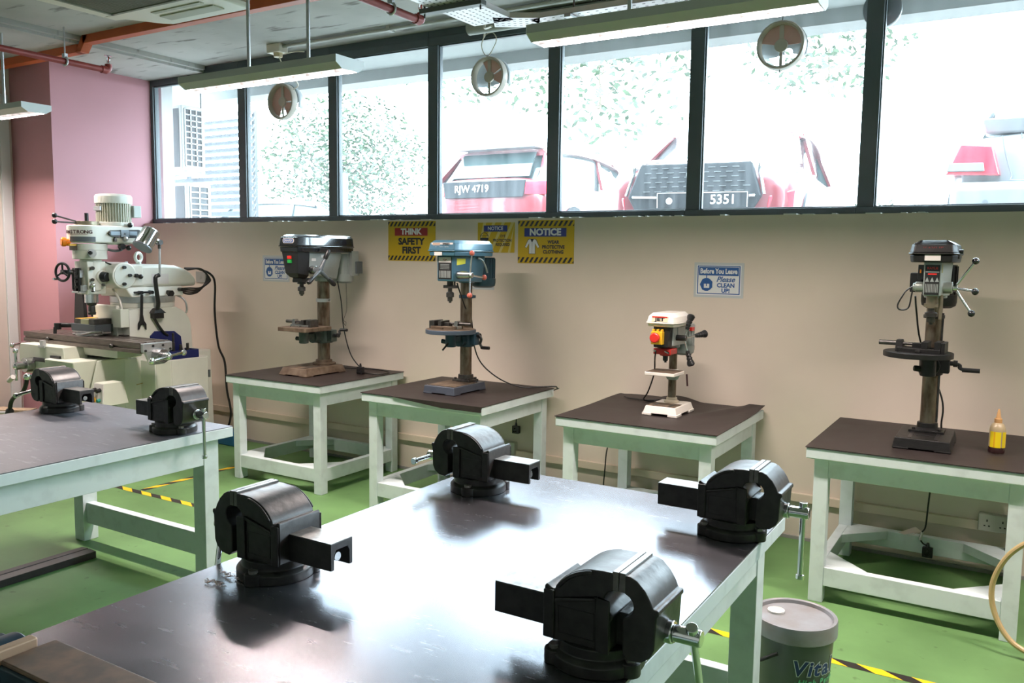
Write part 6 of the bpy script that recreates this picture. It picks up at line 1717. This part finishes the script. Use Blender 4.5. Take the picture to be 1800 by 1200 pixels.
def car(name, label, loc, rz, body, L=4.2, W=1.78, H=1.48, kind='hatch'):
    """local: +x forward, y left, z up from the ground, origin under the centre"""
    t = thing(name, label, 'car', loc, rz)
    Lc = dict(world=False)
    hl = L / 2
    # stations: (x, half width, bottom z, shoulder z, top z of lower body)
    if kind == 'sedan':
        stn = [(-hl, .70, .34, .78, .98), (-hl + .10, .86, .26, .80, 1.03), (-hl + .6, .89, .20, .80, 1.02), (-.6, .90, .18, .80, .98), (.5, .90, .18, .80, .96), (hl - .9, .89, .20, .78, .94), (hl - .25, .84, .24, .72, .84), (hl, .66, .30, .62, .72)]
    else:
        stn = [(-hl, .72, .34, .72, .98), (-hl + .10, .85, .26, .80, 1.02), (-hl + .6, .89, .20, .80, 1.00), (-.5, .90, .18, .80, .98), (.6, .90, .18, .80, .97), (hl - .8, .89, .20, .82, .99), (hl - .2, .86, .24, .78, .92), (hl, .74, .30, .62, .80)]
    s = W / 1.8
    b = MB(); R = []
    for x, w, z0, zs, z1 in stn:
        w *= s
        half = [(0, z0), (w * .80, z0), (w * .96, z0 + .10), (w, (z0 + zs) / 2), (w * .985, zs), (w * .90, z1 - .015), (w * .55, z1 + .01), (0, z1 + .02)]
        ring = half + [(-y, z) for y, z in half[-2:0:-1]]
        R.append([b._v((x, y, z)) for y, z in ring])
    n = len(R[0])
    for A, B in zip(R, R[1:]):
        for i in range(n):
            b._f([A[i], A[(i + 1) % n], B[(i + 1) % n], B[i]])
    b._f(R[0][::-1]); b._f(R[-1])
    bo = b.build('body', body, parent=t, subsurf=2, angle=180, **Lc)
    # cabin: glass lower, painted roof above
    if kind == 'sedan':
        cab = [(-hl + .45, .60, .98), (-hl + 1.15, .58, H - .06), (-.1, .60, H), (.55, .58, H - .06), (1.25, .66, .96)]
    else:
        cab = [(-hl + .12, .66, 1.00), (-hl + .50, .60, H - .08), (-.3, .62, H), (.45, .60, H - .07), (1.15, .68, .97)]
    def cabin(b, zlo, zhi, grow):
        R = []
        for x, w, z in cab:
            z_ = max(z, zlo + .02) if zlo > 1.0 else z
            w = w * s + grow
            base = max(.93, zlo)
            ring = [(w * 1.18 + (0), base), (w * 1.0 + .02, min(z_, zhi) - .03 if z_ > base + .05 else base + .005), (w * .7, min(z_, zhi) + .005), (0, min(z_, zhi) + .015)]
            full = ring + [(-y, z2) for y, z2 in ring[-2::-1]]
            R.append([b._v((x, y, z2)) for y, z2 in full])
        k = len(R[0])
        for A, B in zip(R, R[1:]):
            for i in range(k - 1):
                b._f([A[i], A[i + 1], B[i + 1], B[i]])
            b._f([A[k - 1], A[0], B[0], B[k - 1]])
        b._f(R[0][::-1]); b._f(R[-1])
        return b
    cabin(MB(), 0, 9, 0).build('glasshouse', car_glass, parent=t, angle=50, **Lc)
    xr0 = cab[1][0] - (.10 if kind != 'sedan' else 0); xr1 = cab[3][0]
    rf = MB(); N = 8; T = []
    for i in range(N + 1):
        x = xr0 + (xr1 - xr0) * i / N
        zr = H + .022 - .075 * (2 * i / N - 1) ** 2
        T.append([rf._v((x, y * s, zr - .04 * (y / .62) ** 2 - (.05 if abs(y) > .66 else 0))) for y in (-.70, -.62, -.35, 0, .35, .62, .70)] + [rf._v((x, .68 * s, zr - .11)), rf._v((x, -.68 * s, zr - .11))])
    for A, B in zip(T, T[1:]):
        for i in range(9):
            rf._f([A[i], A[(i + 1) % 9], B[(i + 1) % 9], B[i]])
    rf._f(T[0][::-1]); rf._f(T[-1])
    rf.build('roof', body, parent=t, angle=50, **Lc)
    pi_ = MB()
    for sy in (-1, 1):
        for (x0, z0, x1, z1, wd) in ((cab[0][0] + .02, .99, cab[1][0], cab[1][2] - .02, .07), (cab[4][0], .97, cab[3][0], cab[3][2] - .02, .05), (-.15, .97, -.10, H - .05, .04)):
            yb_, yt_ = sy * .77 * s, sy * .635 * s
            pi_.hexa([(x0 - wd, yb_ - .02, z0), (x0 + wd, yb_ - .02, z0), (x0 + wd, yb_ + .02, z0), (x0 - wd, yb_ + .02, z0)], [(x1 - wd, yt_ - .02, z1), (x1 + wd, yt_ - .02, z1), (x1 + wd, yt_ + .02, z1), (x1 - wd, yt_ + .02, z1)])
    pi_.build('pillars', body, parent=t, **Lc)
    for wx in (-hl + .78, hl - .85):
        for sy in (-1, 1):
            y = sy * (W / 2 - .02)
            wb = MB().lathe((wx, y - sy * .20, .315), (0, sy, 0), [(.30, 0), (.318, .03), (.318, .18), (.30, .205), (.205, .21), (.205, .19)], 32).build('wheel', tyre, parent=t, **Lc)
            rm = MB().cyl((wx, y, .315), (wx, y + sy * .006, .315), .07, n=16)
            for q in range(7):
                a = 2 * PI * q / 7
                rm.cyl((wx + .05 * math.cos(a), y, .315 + .05 * math.sin(a)), (wx + .205 * math.cos(a), y, .315 + .205 * math.sin(a)), .024, .018, n=6)
            rm.torus((wx, y, .315), (0, 1, 0), .205, .014, 32, 6)
            rm.build('rim', galv, parent=wb, **Lc)
            MB().prism([(wx + .375 * math.cos(a), .315 + .375 * math.sin(a)) for a in [math.radians(q) for q in range(-10, 191, 20)]], 'y', min(y + sy * .008, y - sy * .1), max(y + sy * .008, y - sy * .1)).build('wheel_arch', car_black, parent=t, **Lc)
    return t, s

tail_red = mat('tail_light_red', (.55, .012, .03), .2, coat=.6)
lens_w = mat('lens_clear', (.13, .135, .135), .3)
# red hatchback, rear towards the window
c1, s1_ = car('hatchback_car', 'red hatchback parked with its rear to the middle windows', (-5.86, 6.05, GZ), PI / 2, car_red, 4.0, 1.80, 1.47)
L = dict(world=False)
hl = 2.0
MB().hexa([(-hl - .02, -.58, .77), (-hl - .005, -.58, .77), (-hl - .005, .58, .77), (-hl - .02, .58, .77)], [(-hl - .015, -.62, .975), (-hl, -.62, .975), (-hl, .62, .975), (-hl - .015, .62, .975)]).build('tailgate_panel', car_black, parent=c1, bevel=.01, **L)
MB().text('RJW 4719', .125, (-hl - .024, .17, .88), (0, -1, 0), (0, 0, 1), .012).build('number_plate', label_w, parent=c1, **L)
MB().hexa([(-hl + .10, -.60, 1.03), (-hl + .13, -.60, 1.03), (-hl + .13, .60, 1.03), (-hl + .10, .60, 1.03)], [(-hl + .36, -.54, 1.35), (-hl + .39, -.54, 1.35), (-hl + .39, .54, 1.35), (-hl + .36, .54, 1.35)]).build('rear_window', car_glass, parent=c1, **L)
MB().box(-hl + .22, -hl + .62, -.60, .60, 1.395, 1.425).build('spoiler', car_white, parent=c1, bevel=.01, **L)  # white highlight on the red car's spoiler, put into its colour
for sy in (-1, 1):
    MB().hexa([(-hl - .01, sy * .60, .80), (-hl + .12, sy * .86, .80), (-hl + .16, sy * .85, .80), (-hl + .03, sy * .58, .80)][::sy], [(-hl + .0, sy * .60, .96), (-hl + .14, sy * .87, .97), (-hl + .18, sy * .85, .97), (-hl + .04, sy * .58, .96)][::sy]).build('tail_light', tail_red, parent=c1, bevel=.008, **L)
MB().box(-hl - .045, -hl + .12, -.80, .80, .30, .56).build('bumper', car_red, parent=c1, bevel=.05, segs=3, **L)
# red car, dark grille towards the window
c2, s2_ = car('suv_car', 'red car parked with its large dark grille facing the windows', (-2.80, 4.60, GZ), -PI / 2 + .10, car_red, 4.3, 1.82, 1.46)
hl = 2.15
MB().hexa([(hl - .02, -.46, .36), (hl + .035, -.46, .36), (hl + .035, .46, .36), (hl - .02, .46, .36)][::1], [(hl - .06, -.60, .60), (hl + .02, -.60, .60), (hl + .02, .60, .60), (hl - .06, .60, .60)]).hexa([(hl - .06, -.60, .60), (hl + .02, -.60, .60), (hl + .02, .60, .60), (hl - .06, .60, .60)], [(hl - .14, -.50, .90), (hl - .04, -.50, .90), (hl - .04, .50, .90), (hl - .14, .50, .90)]).build('grille', car_black, parent=c2, bevel=.02, segs=3, **L)
g = MB()
for r_ in range(6):
    zz = .645 + r_ * .042; f_ = (zz - .6) / .3
    for k in range(9):
        yy = (k - 4 + .5 * (r_ % 2)) * .105
        if abs(yy) < .52 - .1 * f_:
            xx = hl + .022 - .06 * f_
            g.box(xx, xx + .008, yy - .030, yy + .030, zz, zz + .006)
g.build('grille_bars', lens_w, parent=c2, **L)
MB().tube([(hl + .03, -.55, .60), (hl + .035, 0, .585), (hl + .03, .55, .60)], .012, 8, 6).tube([(hl - .0, -.62, .61), (hl - .05, -.57, .80), (hl - .05, -.50, .91), (hl - .04, 0, .925), (hl - .05, .50, .91), (hl - .05, .57, .80), (hl - .0, .62, .61)], .014, 8, 6).build('grille_trim', chrome, parent=c2, **L)
MB().cyl((hl - .03, 0, .80), (hl - .005, 0, .79), .065, n=28).build('emblem', galv, parent=c2, **L)
MB().box(hl + .036, hl + .048, -.32, .50, .50, .64).build('plate_frame', car_black, parent=c2, **L)
MB().cyl((hl + .047, -.20, .56), (hl + .050, -.20, .56), .03, n=10).text('5351', .115, (hl + .049, .28, .565), (0, 1, 0), (0, 0, 1), .012).box(hl + .048, hl + .050, -.312, .492, .628, .634).box(hl + .048, hl + .050, .486, .492, .50, .634).box(hl + .048, hl + .050, -.312, -.306, .50, .634).build('number_plate', label_w, parent=c2, **L)
for sy in (-1, 1):
    MB().hexa([(hl - .10, sy * .58, .80), (hl - .42, sy * .85, .82), (hl - .45, sy * .83, .82), (hl - .16, sy * .56, .80)][::-sy], [(hl - .10, sy * .56, .88), (hl - .44, sy * .84, .915), (hl - .47, sy * .82, .915), (hl - .16, sy * .54, .88)][::-sy]).build('headlight', lens_w, parent=c2, bevel=.01, **L)
    MB().hexa([(hl - .04, sy * .62, .34), (hl - .18, sy * .83, .34), (hl - .22, sy * .80, .34), (hl - .10, sy * .60, .34)][::-sy], [(hl - .05, sy * .66, .60), (hl - .18, sy * .86, .66), (hl - .22, sy * .82, .66), (hl - .10, sy * .62, .60)][::-sy]).build('bumper_intake', tail_red, parent=c2, bevel=.01, **L)
# white saloon at the right, rear towards the window
c3, s3_ = car('saloon_car', 'white saloon car with red tail light outside the right window', (.29, 4.70, GZ), PI / 2, car_white, 4.3, 1.78, 1.44, 'sedan')
hl = 2.15
for sy in (-1, 1):
    q0 = [(-hl - .07, sy * .50, .70), (-hl - .02, sy * .87, .72), (-hl + .22, sy * .91, .72), (-hl + .10, sy * .48, .70)]
    q1 = [(-hl - .04, sy * .56, .93), (-hl + .02, sy * .78, .96), (-hl + .22, sy * .90, .91), (-hl + .10, sy * .54, .92)]
    to = MB().hexa(q0[::sy], q1[::sy]).build('tail_light', tail_red, parent=c3, bevel=.015, segs=3, **L)
    MB().hexa([(-hl - .072, sy * .60, .735), (-hl - .028, sy * .86, .745), (-hl, sy * .86, .745), (-hl - .03, sy * .60, .735)][::sy], [(-hl - .062, sy * .61, .80), (-hl - .018, sy * .85, .81), (-hl + .01, sy * .85, .81), (-hl - .02, sy * .61, .80)][::sy]).build('reverse_lens', lens_w, parent=to, bevel=.006, **L)
MB().box(-hl - .10, -hl + .25, -.82, .82, .30, .66).build('bumper', car_white, parent=c3, bevel=.08, segs=4, **L)
MB().cyl((-hl - .105, .58, .50), (-hl - .098, .58, .50), .020, n=14).cyl((-hl - .105, -.58, .50), (-hl - .098, -.58, .50), .020, n=14).build('sensor', dgrey, parent=c3, **L)
MB().hexa([(-hl + .08, -.62, 1.03), (-hl + .30, -.62, 1.03), (-hl + .30, .62, 1.03), (-hl + .08, .62, 1.03)], [(-hl + .02, -.64, 1.14), (-hl + .26, -.64, 1.13), (-hl + .26, .64, 1.13), (-hl + .02, .64, 1.14)]).build('boot_spoiler', car_white, parent=c3, bevel=.02, segs=3, **L)
MB().tube([(-hl - .004, .50, 1.0), (-hl - .01, .48, .90), (-hl - .035, .42, .70), (-hl - .06, .36, .66), (-hl - .06, -.36, .66), (-hl - .035, -.42, .70), (-hl - .01, -.48, .90), (-hl - .004, -.50, 1.0)], .005, 6, 3).build('boot_seam', dgrey, parent=c3, **L)
MB().text('Vios', .075, (-hl - .012, .33, .985), (0, -1, 0), (0, 0, 1), .004, .3).build('badge', dgrey, parent=c3, **L)
# pale car far away on the left
c4_, s4_ = car('parked_car', 'pale car parked far away beyond the second window', (-13.6, 9.0, GZ - .25), .2, car_white, 4.4, 1.8, 1.45)

# trees beyond the car park
def tree(x, y, r, zc, label, n, squash=.8, leaf=.13):
    t = thing('tree', label, 'tree', (x, y, GZ), 0, 'trees beyond the car park')
    tr_ = MB().tube([(x, y, GZ), (x + .1, y, GZ + (zc - GZ) * .5), (x, y, zc)], .025, 8, 3)
    for k in range(6):
        a = 2 * PI * k / 6
        tr_.tube([(x, y, zc - r * .4), (x + .5 * r * math.cos(a), y + .4 * r * math.sin(a), zc + r * .2), (x + .8 * r * math.cos(a), y + .6 * r * math.sin(a), zc + r * .35)], .010, 5, 2)
    tr_.build('trunk', bark, parent=t)
    b = MB()
    for k in range(n):
        u = Vector((random.gauss(0, 1), random.gauss(0, 1), random.gauss(0, 1))).normalized() * (random.random() ** .45) * r
        c = Vector((x + u.x, y + u.y * .8, zc + u.z * squash))
        d = Vector((random.uniform(-1, 1), random.uniform(-1, 1), random.uniform(-.6, .6))).normalized() * leaf * random.uniform(.6, 1.3)
        e = d.cross(Vector((random.uniform(-1, 1), random.uniform(-1, 1), random.uniform(-1, 1)))).normalized() * leaf * .45
        b.poly([c - d, c + e, c + d, c - e])
    b.build('crown', leaf_g, parent=t, angle=180)
tree(-15.5, 12.0, 2.4, 3.9, 'bushy pale green tree seen through the second window', 5000, .8, .085)
tree(-15.0, 17.5, 3.6, 8.6, 'spreading tree seen through the third window', 1500, .7, .12)
tree(-8.6, 13.0, 2.6, 6.0, 'thin tree behind the red cars, right of the fourth window', 1000, .8, .12)
tree(-4.3, 16.5, 2.0, 6.6, 'sparse tree seen through the sixth window', 600, .6, .11)
tree(-1.75, 7.6, .6, 1.95, 'small bush left of the white saloon car', 500, .8, .06)
tree(-12.0, 11.5, .9, 2.0, 'low shrub left of the red hatchback', 500, .6, .08)
tag(MB().box(-9.55, -9.47, 5.5, 5.56, GZ, GZ + 1.35).build('bollard_post', slat_m, loc=(-9.5, 5.53, GZ)), 'dark thin post left of the red hatchback', 'post')
tag(MB().box(-26, -12.5, 16, 16.3, GZ, GZ + 1.1).build('boundary_wall', mat('pale_wall', (.5, .5, .5), .8), loc=(-19, 16.1, GZ)), 'pale low wall far beyond the third window', 'wall')
